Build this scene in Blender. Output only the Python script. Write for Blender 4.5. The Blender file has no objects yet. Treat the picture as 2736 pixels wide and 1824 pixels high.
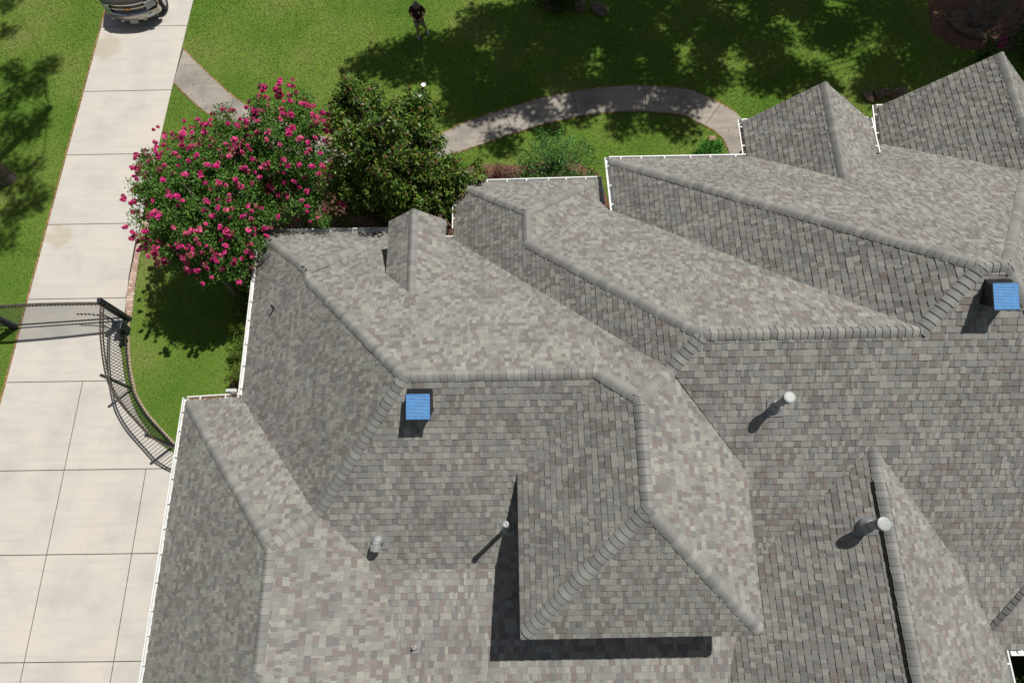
import bpy, bmesh, math, random
import numpy as np
from mathutils import Vector, Matrix
random.seed(7); RNG = np.random.default_rng(7)
scene = bpy.context.scene
COL = scene.collection
# ---------------------------------------------------------------- data: surveyed coordinates (metres)
PATH_U = [(-12.43, 18.581), (-11.817, 17.921), (-10.925, 17.001), (-10.255, 16.365), (-9.608, 15.903), (-8.268, 15.221), (-7.223, 14.717), (-6.424, 14.462), (-5.492, 14.111), (-4.295, 14.101), (-3.372, 14.3), (-2.54, 14.613), (-1.761, 15.027), (-0.381, 15.561), (0.867, 15.983), (2.144, 16.292), (3.525, 16.477), (4.797, 16.497), (6.174, 16.34), (6.825, 16.068), (7.467, 15.642), (7.988, 15.225)]
PATH_L = [(-12.557, 17.074), (-11.849, 16.34), (-11.117, 15.683), (-10.289, 15.137), (-9.63, 14.723), (-8.705, 14.26), (-7.509, 13.75), (-6.557, 13.437), (-5.41, 13.229), (-4.255, 13.235), (-2.949, 13.483), (-1.391, 14.044), (-0.002, 14.573), (1.102, 14.939), (2.307, 15.225), (3.459, 15.385), (4.764, 15.395), (6.063, 15.204), (6.554, 14.904), (7.033, 14.591), (7.355, 14.221), (7.502, 13.797)]
FENCE = [(-12.526, 7.699), (-12.519, 7.454), (-12.455, 7.069), (-12.375, 6.676), (-12.276, 6.3), (-12.135, 5.842), (-11.918, 5.281), (-11.737, 4.979), (-11.452, 4.608), (-11.158, 4.299), (-10.845, 4.005), (-10.562, 3.737), (-10.4, 3.575)]
DRIVE_IN = [(-12.786, 8.465), (-12.667, 7.806), (-12.719, 7.355), (-12.721, 7.036), (-12.651, 6.718), (-12.522, 6.341), (-12.299, 5.637), (-12.015, 5.031), (-11.764, 4.601), (-11.497, 4.258), (-10.966, 3.697), (-10.408, 3.337)]
BRICK = [(-12.732, 11.374), (-12.474, 11.368), (-12.476, 11.037), (-12.623, 10.444), (-12.57, 9.199), (-12.47, 7.66), (-12.698, 7.741), (-12.82, 9.203), (-12.827, 10.448), (-12.726, 11.042)]
DR = [(-12.401, 21.02), (-12.582, 16.747), (-12.762, 11.394), (-12.788, 8.478)]
DL = [(-15.736, 20.676), (-15.944, 11.106), (-16.047, 4.789)]
JY = [19.724, 16.72, 13.98, 11.198, 8.447, 5.637, 2.886, 0.477, -2.324]
NS = [-13.625, -11.165]
GATEP = [(-12.538, 7.7), (-16.183, 7.492)]
STAIN1 = [(-15.573, 18.992), (-15.653, 10.785)]
STUMP = [(6.977, 14.176)]
ROCK = [(-9.008, 4.77), (-9.089, 4.595)]
BEDPX = [(-2.279, 12.859), (0.325, 12.805), (1.385, 13.39), (0.345, 13.875), (-1.239, 13.446), (-2.932, 12.873)]
PERSON = [(-3.532, 18.915), (-3.291, 19.197)]
CAR = [(-14.242, 19.689), (-13.425, 20.3), (-13.529, 20.674)]
STONE = [(16.929, 19.34), (16.776, 18.985), (17.118, 18.656), (17.365, 18.526), (12.807, 15.797), (13.164, 15.904), (13.516, 15.978), (13.911, 15.936), (14.012, 15.769), (2.621, 20.256), (1.617, 20.319), (3.331, 20.09)]
OAK = [(17.79, 19.408)]
PINE = [(-17.775, 13.063)]
WB = [(-9.191, 11.087), (-9.209, 9.683), (-9.291, 9.138), (-9.285, 7.552), (-9.217, 6.286), (-9.128, 5.069), (-9.324, 4.54), (-9.458, 4.25)]
HEDGE = [(-8.815, 8.638), (-8.78, 7.862), (-8.78, 7.104), (-8.757, 6.365), (-8.727, 5.761)]
SHRUBG = [(1.622, 13.493), (0.835, 12.91), (2.392, 13.476), (0.6, 13.819), (2.033, 14.094)]
SHRUBR = [(-0.511, 12.775), (-1.09, 12.862), (0.069, 12.912)]
SHRUBS = [(6.937, 13.821)]
TOPBUSH = [(1.168, 20.151), (1.871, 20.041), (2.578, 20.059)]
MAG = [(17.615, 17.474), (18.697, 18.615)]
MULCH = [(-2.368, 10.81), (-2.382, 11.529)]
CAM = {'R': [[0.9998381008167083, -0.012581484238436549, -0.01286384116800174], [0.016079489516173596, 0.9456025877929136, 0.3249264470249294], [0.008076024525524124, -0.32508068569772486, 0.9456517993501414]], 'H': 19.587103026575054, 'lens': 22.94595571042307}
P = {'A_w': (-2.321, 3.67, 6.929), 'A_e': (1.619, 3.67, 6.927), 'J': (2.317, 3.046, 7.457), 'P': (3.085, 3.686, 6.916), 'Es': (2.316, 0.938, 7.467), 'E_sw': (-0.024, -1.351, 5.632), 'E_se': (4.72, -1.32, 5.648), 'E_wv': (-0.035, 1.867, 5.627), 'E_ev': (4.778, 1.871, 5.626), 'T_ap': (-5.496, 7.427, 4.141), 'T_s': (-5.443, 6.967, 4.325), 'T_nw': (-7.642, 9.531, 2.251), 'T_ne': (-4.112, 8.786, 2.898), 'WA_b': (-7.541, 4.441, 2.351), 'F_nw': (-9.011, 4.354, 2.426), 'F_j': (-5.156, 0.443, 5.632), 'K': (-4.399, 1.122, 5.094), 'W_s': (-5.149, -1.893, 5.626), 'V1': (-3.14, -0.032, 4.244), 'V2': (-2.476, -2.394, 3.785), 'W_b': (-8.877, -2.498, 2.539), 'B_ap': (0.298, 8.783, 4.547), 'B_s': (0.298, 7.856, 4.546), 'B_nw': (-1.709, 10.73, 2.852), 'B_ne': (2.47, 10.84, 2.756), 'B_v': (-1.783, 8.897, 2.791), 'Bw': (3.668, 4.297, 7.389), 'Be': (8.002, 4.305, 7.383), 'C_nw': (2.775, 11.195, 3.233), 'C_w2': (2.83, 9.426, 3.279), 'C_w': (8.955, 5.332, 8.133), 'C_e': (9.459, 5.334, 8.131), 'G_ap': (7.401, 2.261, 5.913), 'G_s': (7.397, -2.151, 5.915), 'G_v1': (6.323, 1.223, 5.147), 'G_v2': (5.397, 0.28, 4.473), 'G_e': (9.675, -0.079, 4.213), 'vA1': (0.467, 6.511, 4.689), 'vC1': (5.981, 6.315, 5.776), 'vC2': (7.079, 5.222, 6.648), 'NEh': (10.79, 6.739, 6.957), 'g1_p': (8.668, 12.607, 4.671), 'g1_b': (8.665, 9.474, 4.67), 'g1_w': (6.845, 11.294, 3.145), 'g1_w0': (6.85, 12.429, 3.148), 'g1_e': (10.644, 11.313, 3.13), 'g2_p': (13.834, 13.564, 4.614), 'g2_w': (11.24, 12.057, 2.511), 'g2_w0': (11.328, 13.248, 2.583), 'g2_v': (13.585, 9.783, 4.412), 'd_p': (-2.628, 8.764, 4.777), 'd_b': (-2.624, 6.397, 4.776), 'd_w': (-3.375, 7.201, 4.139), 'd_e': (-1.848, 7.203, 4.137), 'd_w0': (-3.379, 8.757, 4.136), 'd_e0': (-1.851, 8.763, 4.139), 'G_w3': (4.697, -1.481, 3.966), 'G_w4': (4.435, -2.446, 3.778), 'n_e1': (-4.068, 9.624, 2.218), 'n_e0': (-4.19, 9.846, 1.959), 'n_e2': (-3.835, 9.751, 2.118), 'n_r': (-1.956, 8.99, 2.721), 'b_e': (2.521, 10.077, 2.714), 'c1': (2.558, 9.854, 2.941), 'W_sw': (-8.585, -5.493, 2.78), 'EFS2': (-1.467, -6.0, 3.089), 'EF_y': (-1.774, -5.0, 3.3), 'WGS2': (3.479, -6.0, 3.089), 'G_y': (7.397, -6.0, 5.916), 'crL': (-3.145, -0.037, 4.243), 'crG': (5.079, -0.037, 4.243), 'crGe': (9.633, -0.037, 4.243), 'crR': (13.868, -0.037, 4.243), 'C_ne': (15.279, 11.471, 3.0), 'C_se': (13.917, -0.097, 4.2), 'eg_c': (10.913, -2.052, 3.286), 's2_c': (10.53, -1.926, 3.878), 'eg_b': (10.832, -2.584, 3.347), 's2hip0': (10.96, -0.88, 4.08), 's2hip1': (10.289, -1.499, 3.96), 'g1_e0': (10.644, 12.7, 3.13)}
PL = {'E1': (11.4232, 0.7792), 'EBt': (4.7922, 0.8243), 'EC': (16.4695, 0.8816), 'ED': (2.6169, 0.8224), 'EE': (9.213, 0.7522), 'EF': (2.0789, 0.6883), 'EG': (11.4484, 0.7479), 'ET': (-0.7984, 0.8992), 'NA': (9.8452, 0.7925), 'NB': (10.8311, 0.8007), 'NBt': (12.1934, 0.8705), 'NC': (12.591, 0.8361), 'NF': (6.0052, 0.8223), 'NT': (10.8171, 0.8996), 'S1': (4.2703, 0.7238), 'S2': (4.2507, 0.1937), 'SE': (6.7132, 0.8038), 'W1': (-2.5861, 0.8373), 'W2': (-6.5993, 0.8105), 'WA': (8.9634, 0.8776), 'WB': (4.2965, 0.8453), 'WC': (1.0336, 0.7931), 'WD': (7.0103, 0.8508), 'WE': (5.6532, 0.7822), 'WF': (9.9038, 0.8298), 'WG': (0.579, 0.7214)}
V = {'vent_a': (5.254, 3.021, 6.457), 'vent_b': (7.081, 0.685, 5.688), 'vent_c': (-0.286, 0.783, 4.837), 'vent_d': (-3.097, 0.568, 4.682), 'vent_e': (-0.266, -0.737, 4.108), 'vent_f': (-2.336, -1.643, 3.932), 'vent_g': (-6.587, 6.685, 3.182), 'fan1': (-2.004, 3.03, 6.863), 'fan2': (9.258, 4.7, 8.072)}
SHT = [(-5.631, 17.504), (-5.015, 18.093), (-4.505, 17.677), (-4.042, 18.273), (-3.565, 18.671), (-4.167, 17.37), (-3.199, 17.446), (-2.902, 18.449), (-2.088, 18.841), (-2.236, 17.824), (-1.898, 16.822), (-1.255, 16.224), (-1.568, 15.657), (-0.936, 19.437), (-0.434, 20.06), (0.045, 18.377), (-0.291, 17.376), (0.339, 16.574), (-0.62, 16.016), (0.39, 19.404), (1.241, 20.231), (1.37, 18.962), (1.494, 17.733), (1.78, 16.735), (0.956, 15.789), (0.794, 15.603), (2.745, 20.192), (2.51, 18.726), (2.776, 17.502), (3.204, 16.507), (2.54, 15.943), (4.078, 20.158), (3.982, 18.689), (4.064, 17.471), (4.459, 16.284), (4.102, 15.717), (5.392, 19.91), (5.125, 18.661), (5.526, 17.635), (6.075, 16.634), (6.669, 16.232), (6.326, 19.253), (7.071, 20.08), (7.177, 17.998), (7.524, 16.795), (7.906, 16.011), (8.295, 19.204), (8.816, 18.16), (8.926, 16.566), (9.721, 20.012), (9.842, 18.543), (9.96, 17.13), (10.976, 19.555), (11.462, 18.503), (11.483, 16.701), (12.501, 17.069), (12.83, 16.281), (13.226, 15.887), (13.514, 19.913), (14.369, 18.431), (14.085, 17.031), (15.306, 19.026), (15.321, 17.597), (16.348, 18.586), (16.912, 19.614), (17.575, 18.968), (18.49, 19.363), (18.71, 17.715), (18.709, 18.322), (4.037, 14.779), (4.997, 15.13), (5.876, 14.554), (-0.475, 14.144), (1.087, 14.845)]
SHL = [(-18.851, 17.621), (-18.31, 17.408), (-17.721, 17.694), (-17.458, 17.99), (-18.334, 16.816), (-17.727, 16.998), (-18.728, 16.435), (-17.811, 15.268), (-17.376, 15.446), (-18.244, 15.09), (-18.268, 14.534), (-17.565, 14.888), (-18.047, 13.619), (-17.247, 13.513), (-17.72, 12.902), (-17.216, 12.716), (-16.56, 12.181), (-17.014, 11.847), (-17.463, 11.517), (-17.296, 10.514), (-19.55, 19.486), (-19.744, 20.993)]

# ---------------------------------------------------------------- camera, sky, sun, exposure
cd = bpy.data.cameras.new('camera'); cam = bpy.data.objects.new('camera', cd); COL.objects.link(cam)
cd.sensor_width = 36.0; cd.sensor_fit = 'HORIZONTAL'; cd.lens = CAM['lens']; cd.clip_start = 0.1; cd.clip_end = 3000
_r, _u, _b = CAM['R']
cam.matrix_world = Matrix(((_r[0], _u[0], _b[0], 0), (_r[1], _u[1], _b[1], 0), (_r[2], _u[2], _b[2], CAM['H']), (0, 0, 0, 1)))
scene.camera = cam
SUN_EL, SUN_AZ = math.radians(62.7), math.radians(49.0)      # azimuth from north (+y) towards east (+x)
w = bpy.data.worlds.new('World'); scene.world = w; w.use_nodes = True
nt = w.node_tree; bg = nt.nodes['Background']
sky = nt.nodes.new('ShaderNodeTexSky'); sky.sky_type = 'NISHITA'; sky.sun_disc = False
sky.sun_elevation = SUN_EL; sky.sun_rotation = SUN_AZ
hs = nt.nodes.new('ShaderNodeHueSaturation'); hs.inputs['Saturation'].default_value = .5
nt.links.new(sky.outputs[0], hs.inputs['Color']); nt.links.new(hs.outputs[0], bg.inputs[0]); bg.inputs[1].default_value = 0.05
sl = bpy.data.lights.new('sun', 'SUN'); sl.energy = 4.7; sl.angle = math.radians(0.53); sl.color = (1.0, 0.955, 0.89)
so = bpy.data.objects.new('sun', sl); COL.objects.link(so)
sd = Vector((math.cos(SUN_EL) * math.sin(SUN_AZ), math.cos(SUN_EL) * math.cos(SUN_AZ), math.sin(SUN_EL)))
so.rotation_euler = sd.to_track_quat('Z', 'Y').to_euler(); so.location = (20, 20, 40)
scene.view_settings.view_transform = 'Standard'; scene.view_settings.look = 'None'
scene.view_settings.exposure = 0.0; scene.view_settings.gamma = 1.0
scene.render.resolution_x = 1024; scene.render.resolution_y = 682
SUNH = (sd.x / sd.z, sd.y / sd.z)          # horizontal shift per metre of height, towards the sun

# ---------------------------------------------------------------- helpers
def tag(o, label=None, cat=None, group=None, kind=None):
    if label: o['label'] = label
    if cat: o['category'] = cat
    if group: o['group'] = group
    if kind: o['kind'] = kind
    return o
def empty(name, loc=(0, 0, 0), label=None, cat=None, group=None):
    o = bpy.data.objects.new(name, None); COL.objects.link(o); o.location = loc; o.empty_display_size = .2
    return tag(o, label, cat, group)

class MB:
    """collects faces, with an optional colour per face; build() links ONE mesh"""
    def __init__(s): s.v = []; s.f = []; s.c = []
    def poly(s, pts, col=None):
        n = len(s.v); s.v += [tuple(p) for p in pts]; s.f.append(tuple(range(n, n + len(pts)))); s.c.append(col)
    def box(s, c, size, col=None, rot=None):
        hx, hy, hz = [a / 2 for a in size]; c = Vector(c)
        P = [Vector((x * hx, y * hy, z * hz)) for z in (-1, 1) for y in (-1, 1) for x in (-1, 1)]
        if rot is not None: P = [rot @ p for p in P]
        n = len(s.v); s.v += [tuple(p + c) for p in P]
        for f in ((0, 2, 3, 1), (4, 5, 7, 6), (0, 1, 5, 4), (2, 6, 7, 3), (0, 4, 6, 2), (1, 3, 7, 5)):
            s.f.append(tuple(n + i for i in f)); s.c.append(col)
    def bar(s, a, b, w, h=None, col=None):
        a, b = Vector(a), Vector(b); d = b - a
        if d.length < 1e-6: return
        q = d.to_track_quat('Y', 'Z').to_matrix()
        s.box((a + b) / 2, (w, d.length, h or w), col, q)
    def tube(s, pts, radii, n=8, col=None, cap=True):
        pts = [Vector(p) for p in pts]; base = len(s.v); prev = None
        for i, p in enumerate(pts):
            d = (pts[min(i + 1, len(pts) - 1)] - pts[max(i - 1, 0)]).normalized()
            if prev is None:
                x = d.orthogonal().normalized()
            else:
                x = (prev - d * prev.dot(d))
                x = x.normalized() if x.length > 1e-5 else d.orthogonal().normalized()
            prev = x; y = d.cross(x)
            for k in range(n):
                a = 2 * math.pi * k / n
                s.v.append(tuple(p + (x * math.cos(a) + y * math.sin(a)) * radii[i]))
        for i in range(len(pts) - 1):
            for k in range(n):
                a = base + i * n + k; b = base + i * n + (k + 1) % n
                s.f.append((a, b, b + n, a + n)); s.c.append(col)
        if cap:
            s.f.append(tuple(base + k for k in reversed(range(n)))); s.c.append(col)
            e = base + (len(pts) - 1) * n; s.f.append(tuple(e + k for k in range(n))); s.c.append(col)
    def lathe(s, c, prof, n=24, col=None, axis=None):
        c = Vector(c); m = axis or Matrix.Identity(3); base = len(s.v)
        for r, z in prof:
            for k in range(n):
                a = 2 * math.pi * k / n
                s.v.append(tuple(c + m @ Vector((r * math.cos(a), r * math.sin(a), z))))
        for i in range(len(prof) - 1):
            for k in range(n):
                a = base + i * n + k; b = base + i * n + (k + 1) % n
                s.f.append((a, b, b + n, a + n)); s.c.append(col)
        e = base + (len(prof) - 1) * n
        if prof[-1][0] > 1e-4: s.f.append(tuple(e + k for k in range(n))); s.c.append(col)
        if prof[0][0] > 1e-4: s.f.append(tuple(base + k for k in reversed(range(n)))); s.c.append(col)
    def prism(s, pts2, z0, z1, col=None):
        n = len(pts2)
        if area2(pts2) < 0: pts2 = pts2[::-1]
        s.poly([(x, y, z1) for x, y in pts2], col); s.poly([(x, y, z0) for x, y in reversed(pts2)], col)
        for i in range(n):
            a, b = pts2[i], pts2[(i + 1) % n]
            s.poly([(a[0], a[1], z0), (b[0], b[1], z0), (b[0], b[1], z1), (a[0], a[1], z1)], col)
    def build(s, name, m, parent=None, smooth=False, bevel=0, weld=False):
        me = bpy.data.meshes.new(name); me.from_pydata(s.v, [], s.f)
        if any(c is not None for c in s.c):
            ca = me.color_attributes.new('Col', 'FLOAT_COLOR', 'CORNER')
            a = np.ones((len(me.loops), 4), np.float32); i = 0
            for f, c in zip(s.f, s.c):
                if c is not None: a[i:i + len(f), :3] = c
                i += len(f)
            ca.data.foreach_set('color', a.ravel())
        me.materials.append(m)
        if smooth: me.polygons.foreach_set('use_smooth', [True] * len(me.polygons))
        me.update()
        o = bpy.data.objects.new(name, me); COL.objects.link(o)
        if weld:
            bm = bmesh.new(); bm.from_mesh(me); bmesh.ops.remove_doubles(bm, verts=bm.verts, dist=1e-4); bm.to_mesh(me); bm.free()
        if bevel:
            b = o.modifiers.new('bevel', 'BEVEL'); b.width = bevel; b.segments = 2; b.limit_method = 'ANGLE'
        if parent:
            o.parent = parent; o.matrix_parent_inverse = Matrix.Translation(parent.location).inverted() if parent.parent is None else Matrix.Identity(4)
        return o
def area2(p): return sum(p[i][0] * p[(i + 1) % len(p)][1] - p[(i + 1) % len(p)][0] * p[i][1] for i in range(len(p))) / 2
def fastmesh(name, verts, nper, m, parent=None, cols=None, smooth=False):
    """verts (F, nper, 3) -> one mesh of F polygons, colours per face"""
    F = len(verts); me = bpy.data.meshes.new(name)
    me.vertices.add(F * nper); me.vertices.foreach_set('co', np.asarray(verts, np.float32).ravel())
    me.loops.add(F * nper); me.loops.foreach_set('vertex_index', np.arange(F * nper, dtype=np.int32))
    me.polygons.add(F); me.polygons.foreach_set('loop_start', np.arange(0, F * nper, nper, dtype=np.int32))
    me.polygons.foreach_set('loop_total', np.full(F, nper, np.int32))
    me.update(calc_edges=True); me.validate()
    if cols is not None:
        ca = me.color_attributes.new('Col', 'FLOAT_COLOR', 'CORNER')
        a = np.ones((F, nper, 4), np.float32); a[:, :, :3] = np.asarray(cols)[:, None, :]
        ca.data.foreach_set('color', a.ravel())
    me.materials.append(m)
    o = bpy.data.objects.new(name, me); COL.objects.link(o)
    if parent:
        o.parent = parent; o.matrix_parent_inverse = Matrix.Translation(parent.location).inverted()
    return o

# ---------------------------------------------------------------- materials
def mat(name, col=(.5, .5, .5), rough=.6, metal=0., attr=False, noise=None, bump=None, noise2=None, coat=0, spec=None, trans=0):
    """noise=(scale, lo, hi): multiplies the colour; bump=(scale, strength, distance)"""
    m = bpy.data.materials.new(name); m.use_nodes = True; t = m.node_tree; N = t.nodes; L = t.links; b = N['Principled BSDF']
    b.inputs['Roughness'].default_value = rough; b.inputs['Metallic'].default_value = metal
    if spec is not None: b.inputs['Specular IOR Level'].default_value = spec
    if coat: b.inputs['Coat Weight'].default_value = coat; b.inputs['Coat Roughness'].default_value = .08
    tc = N.new('ShaderNodeTexCoord')
    if attr:
        a = N.new('ShaderNodeAttribute'); a.attribute_name = 'Col'; src = a.outputs['Color']
    else:
        a = N.new('ShaderNodeRGB'); a.outputs[0].default_value = (*col, 1); src = a.outputs[0]
    for nz in (noise, noise2):
        if nz:
            n = N.new('ShaderNodeTexNoise'); n.inputs['Scale'].default_value = nz[0]; n.inputs['Detail'].default_value = 5
            L.new(tc.outputs['Object'], n.inputs['Vector'])
            r = N.new('ShaderNodeMapRange'); r.inputs[1].default_value = .3; r.inputs[2].default_value = .7
            r.inputs[3].default_value = nz[1]; r.inputs[4].default_value = nz[2]
            L.new(n.outputs[0], r.inputs[0])
            mx = N.new('ShaderNodeVectorMath'); mx.operation = 'SCALE'
            L.new(src, mx.inputs[0]); L.new(r.outputs[0], mx.inputs['Scale']); src = mx.outputs[0]
    L.new(src, b.inputs['Base Color'])
    if bump:
        n = N.new('ShaderNodeTexNoise'); n.inputs['Scale'].default_value = bump[0]; n.inputs['Detail'].default_value = 4
        L.new(tc.outputs['Object'], n.inputs['Vector'])
        bp = N.new('ShaderNodeBump'); bp.inputs['Strength'].default_value = bump[1]; bp.inputs['Distance'].default_value = bump[2]
        L.new(n.outputs[0], bp.inputs['Height']); L.new(bp.outputs[0], b.inputs['Normal'])
    if trans:
        tr = N.new('ShaderNodeBsdfTranslucent'); ms = N.new('ShaderNodeMixShader'); ms.inputs[0].default_value = trans
        L.new(src, tr.inputs[0]); L.new(b.outputs[0], ms.inputs[1]); L.new(tr.outputs[0], ms.inputs[2])
        L.new(ms.outputs[0], N['Material Output'].inputs[0])
    return m
M = {
 'shingle': mat('asphalt_shingle', attr=True, rough=.93, noise=(95, .66, 1.34), noise2=(.8, .89, 1.1), bump=(220, .5, .004), spec=.25),
 'cap': mat('ridge_shingle', attr=True, rough=.93, noise=(110, .78, 1.22), noise2=(.8, .92, 1.08), bump=(220, .5, .004), spec=.25),
 'white': mat('white_aluminium', (.74, .75, .74), rough=.35, noise=(3, .9, 1.04)),
 'trim': mat('painted_trim', (.6, .56, .5), rough=.6),
 'brickwall': mat('brick_wall', (.36, .2, .15), rough=.85, noise=(9, .7, 1.2)),
 'black_metal': mat('black_painted_metal', (.012, .014, .016), rough=.4),
 'fence': mat('fence_metal', (.022, .026, .03), rough=.45, noise=(8, .7, 1.5)),
 'rail': mat('fence_rail_metal', (.075, .06, .05), rough=.5, noise=(6, .5, 1.5)),
 'grey_pvc': mat('grey_vent', (.28, .3, .3), rough=.45, noise=(12, .9, 1.08)),
 'dark_vent': mat('dark_lead', (.07, .08, .085), rough=.6),
 'dark_hole': mat('dark_opening', (.006, .006, .006), rough=.9),
 'flash': mat('grey_flashing', (.24, .255, .26), rough=.4, metal=.0),
 'leaf': mat('leaf', attr=True, rough=.6, trans=.22, spec=.2),
 'gloss_leaf': mat('glossy_leaf', attr=True, rough=.45, trans=.16, spec=.35),
 'petal': mat('petal', attr=True, rough=.7, trans=.2),
 'bark': mat('bark', (.16, .13, .105), rough=.9, noise=(7, .55, 1.35), bump=(14, .9, .03)),
 'pale_bark': mat('pale_bark', (.33, .28, .22), rough=.8, noise=(6, .6, 1.2), bump=(12, .5, .01)),
 'curb': mat('concrete_edging', (.34, .26, .185), rough=.9, noise=(12, .75, 1.2)),
 'brick': mat('paver_brick', attr=True, rough=.9, noise=(25, .8, 1.2), bump=(60, .5, .004)),
 'stone': mat('field_stone', (.13, .1, .07), rough=.9, noise=(5, .55, 1.4), bump=(9, .8, .03)),
 'rubber': mat('tyre_rubber', (.012, .012, .012), rough=.75),
 'rim': mat('alloy_rim', (.55, .56, .58), rough=.25, metal=.9),
 'paint': mat('champagne_paint', (.11, .108, .092), rough=.2, metal=.55, coat=.6),
 'chrome': mat('chrome', (.75, .75, .75), rough=.08, metal=1.),
 'glass_dark': mat('tinted_glass', (.01, .012, .014), rough=.05),
 'lamp_glass': mat('headlight_glass', (.3, .33, .35), rough=.08, coat=.6),
 'gold': mat('gold_emblem', (.62, .27, .04), rough=.3, metal=.3),
 'plate': mat('number_plate', (.42, .43, .43), rough=.5, noise=(30, .75, 1.1)),
 'skin': mat('skin', (.5, .27, .18), rough=.55),
 'shirt': mat('maroon_shirt', (.045, .004, .009), rough=.85),
 'khaki': mat('khaki_cloth', (.33, .28, .2), rough=.9),
 'cap_cloth': mat('grey_cap_cloth', (.16, .16, .14), rough=.9, noise=(40, .5, 1.6)),
 'shoe': mat('grey_shoe', (.3, .32, .34), rough=.7),
 'plastic': mat('dark_plastic', (.03, .035, .04), rough=.4),
 'thread': mat('white_thread', (.75, .75, .75), rough=.8),
 'bin': mat('dark_blue_box', (.012, .02, .03), rough=.4),
}
def grass_ground():
    m = bpy.data.materials.new('lawn_ground'); m.use_nodes = True; t = m.node_tree; N = t.nodes; L = t.links; b = N['Principled BSDF']
    b.inputs['Roughness'].default_value = .95; b.inputs['Specular IOR Level'].default_value = .15
    tc = N.new('ShaderNodeTexCoord')
    def noise(s, d=6, r=.55):
        n = N.new('ShaderNodeTexNoise'); n.inputs['Scale'].default_value = s; n.inputs['Detail'].default_value = d; n.inputs['Roughness'].default_value = r
        L.new(tc.outputs['Object'], n.inputs['Vector']); return n.outputs[0]
    def ramp(src, st):
        r = N.new('ShaderNodeValToRGB'); e = r.color_ramp.elements
        e[0].position, e[0].color = st[0][0], (*st[0][1], 1); e[1].position, e[1].color = st[-1][0], (*st[-1][1], 1)
        for p, c in st[1:-1]:
            k = e.new(p); k.color = (*c, 1)
        L.new(src, r.inputs[0]); return r.outputs[0]
    big = ramp(noise(.35, 5), [(.3, (.088, .185, .022)), (.48, (.135, .228, .034)), (.6, (.18, .25, .05)), (.7, (.22, .25, .08)), (.82, (.28, .25, .13))])
    fine = ramp(noise(28, 8, .75), [(.3, (.5, .5, .5)), (.5, (.9, .92, .88)), (.72, (1.25, 1.22, 1.1))])
    mx = N.new('ShaderNodeMix'); mx.data_type = 'RGBA'; mx.blend_type = 'MULTIPLY'; mx.inputs[0].default_value = 1
    L.new(big, mx.inputs[6]); L.new(fine, mx.inputs[7]); L.new(mx.outputs[2], b.inputs['Base Color'])
    bp = N.new('ShaderNodeBump'); bp.inputs['Strength'].default_value = .8; bp.inputs['Distance'].default_value = .05
    L.new(noise(40, 6, .8), bp.inputs['Height']); L.new(bp.outputs[0], b.inputs['Normal'])
    return m
def concrete(name, base, warm, dark, stain=None):
    m = bpy.data.materials.new(name); m.use_nodes = True; t = m.node_tree; N = t.nodes; L = t.links; b = N['Principled BSDF']
    b.inputs['Roughness'].default_value = .88; b.inputs['Specular IOR Level'].default_value = .25
    tc = N.new('ShaderNodeTexCoord')
    def noise(s, d=6, r=.55, sc=None):
        n = N.new('ShaderNodeTexNoise'); n.inputs['Scale'].default_value = s; n.inputs['Detail'].default_value = d; n.inputs['Roughness'].default_value = r
        if sc:
            mp = N.new('ShaderNodeMapping'); mp.inputs['Scale'].default_value = sc
            L.new(tc.outputs['Object'], mp.inputs[0]); L.new(mp.outputs[0], n.inputs['Vector'])
        else: L.new(tc.outputs['Object'], n.inputs['Vector'])
        return n.outputs[0]
    def mix(f, c1, c2, mode='MIX', fac=None):
        x = N.new('ShaderNodeMix'); x.data_type = 'RGBA'; x.blend_type = mode
        if f is None: x.inputs[0].default_value = fac
        else: L.new(f, x.inputs[0])
        for i, c in ((6, c1), (7, c2)):
            if isinstance(c, tuple): x.inputs[i].default_value = (*c, 1)
            else: L.new(c, x.inputs[i])
        return x.outputs[2]
    def rng(src, a, bb, lo, hi):
        r = N.new('ShaderNodeMapRange'); r.inputs[1].default_value = a; r.inputs[2].default_value = bb; r.inputs[3].default_value = lo; r.inputs[4].default_value = hi
        L.new(src, r.inputs[0]); return r.outputs[0]
    c = mix(rng(noise(.5, 5), .38, .66, 0, 1), base, warm)
    c = mix(rng(noise(.9, 6, .6), .46, .7, 0, .85), c, dark)
    c = mix(rng(noise(1.6, 4, .6, (.35, 3.2, 1)), .47, .7, 0, .55), c, dark)
    c = mix(rng(noise(60, 4, .7), .35, .65, 0, .3), c, tuple(v * .7 for v in base))
    c = mix(rng(noise(240, 2, .7), .62, .72, 0, .35), c, tuple(v * .45 for v in base))
    for (sx, sy, r) in (stain or []):
        vm = N.new('ShaderNodeVectorMath'); vm.operation = 'DISTANCE'; vm.inputs[1].default_value = (sx, sy, .02)
        wn = N.new('ShaderNodeTexNoise'); wn.inputs['Scale'].default_value = 1.4; L.new(tc.outputs['Object'], wn.inputs['Vector'])
        wa = N.new('ShaderNodeVectorMath'); wa.operation = 'MULTIPLY_ADD'; wn.inputs['Detail'].default_value = 6; L.new(wn.outputs['Color'], wa.inputs[0]); wa.inputs[1].default_value = (1.3, 1.3, 0); L.new(tc.outputs['Object'], wa.inputs[2])
        sb = N.new('ShaderNodeVectorMath'); sb.operation = 'SUBTRACT'; L.new(wa.outputs[0], sb.inputs[0]); sb.inputs[1].default_value = (.65, .65, 0)
        L.new(sb.outputs[0], vm.inputs[0])
        c = mix(rng(vm.outputs['Value'], r, r * .6, 0, .42), c, (.38, .31, .2))
    L.new(c, b.inputs['Base Color'])
    bp = N.new('ShaderNodeBump'); bp.inputs['Strength'].default_value = .35; bp.inputs['Distance'].default_value = .004
    L.new(noise(90, 4, .7), bp.inputs['Height']); L.new(bp.outputs[0], b.inputs['Normal'])
    return m
M['lawn'] = grass_ground()
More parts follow.
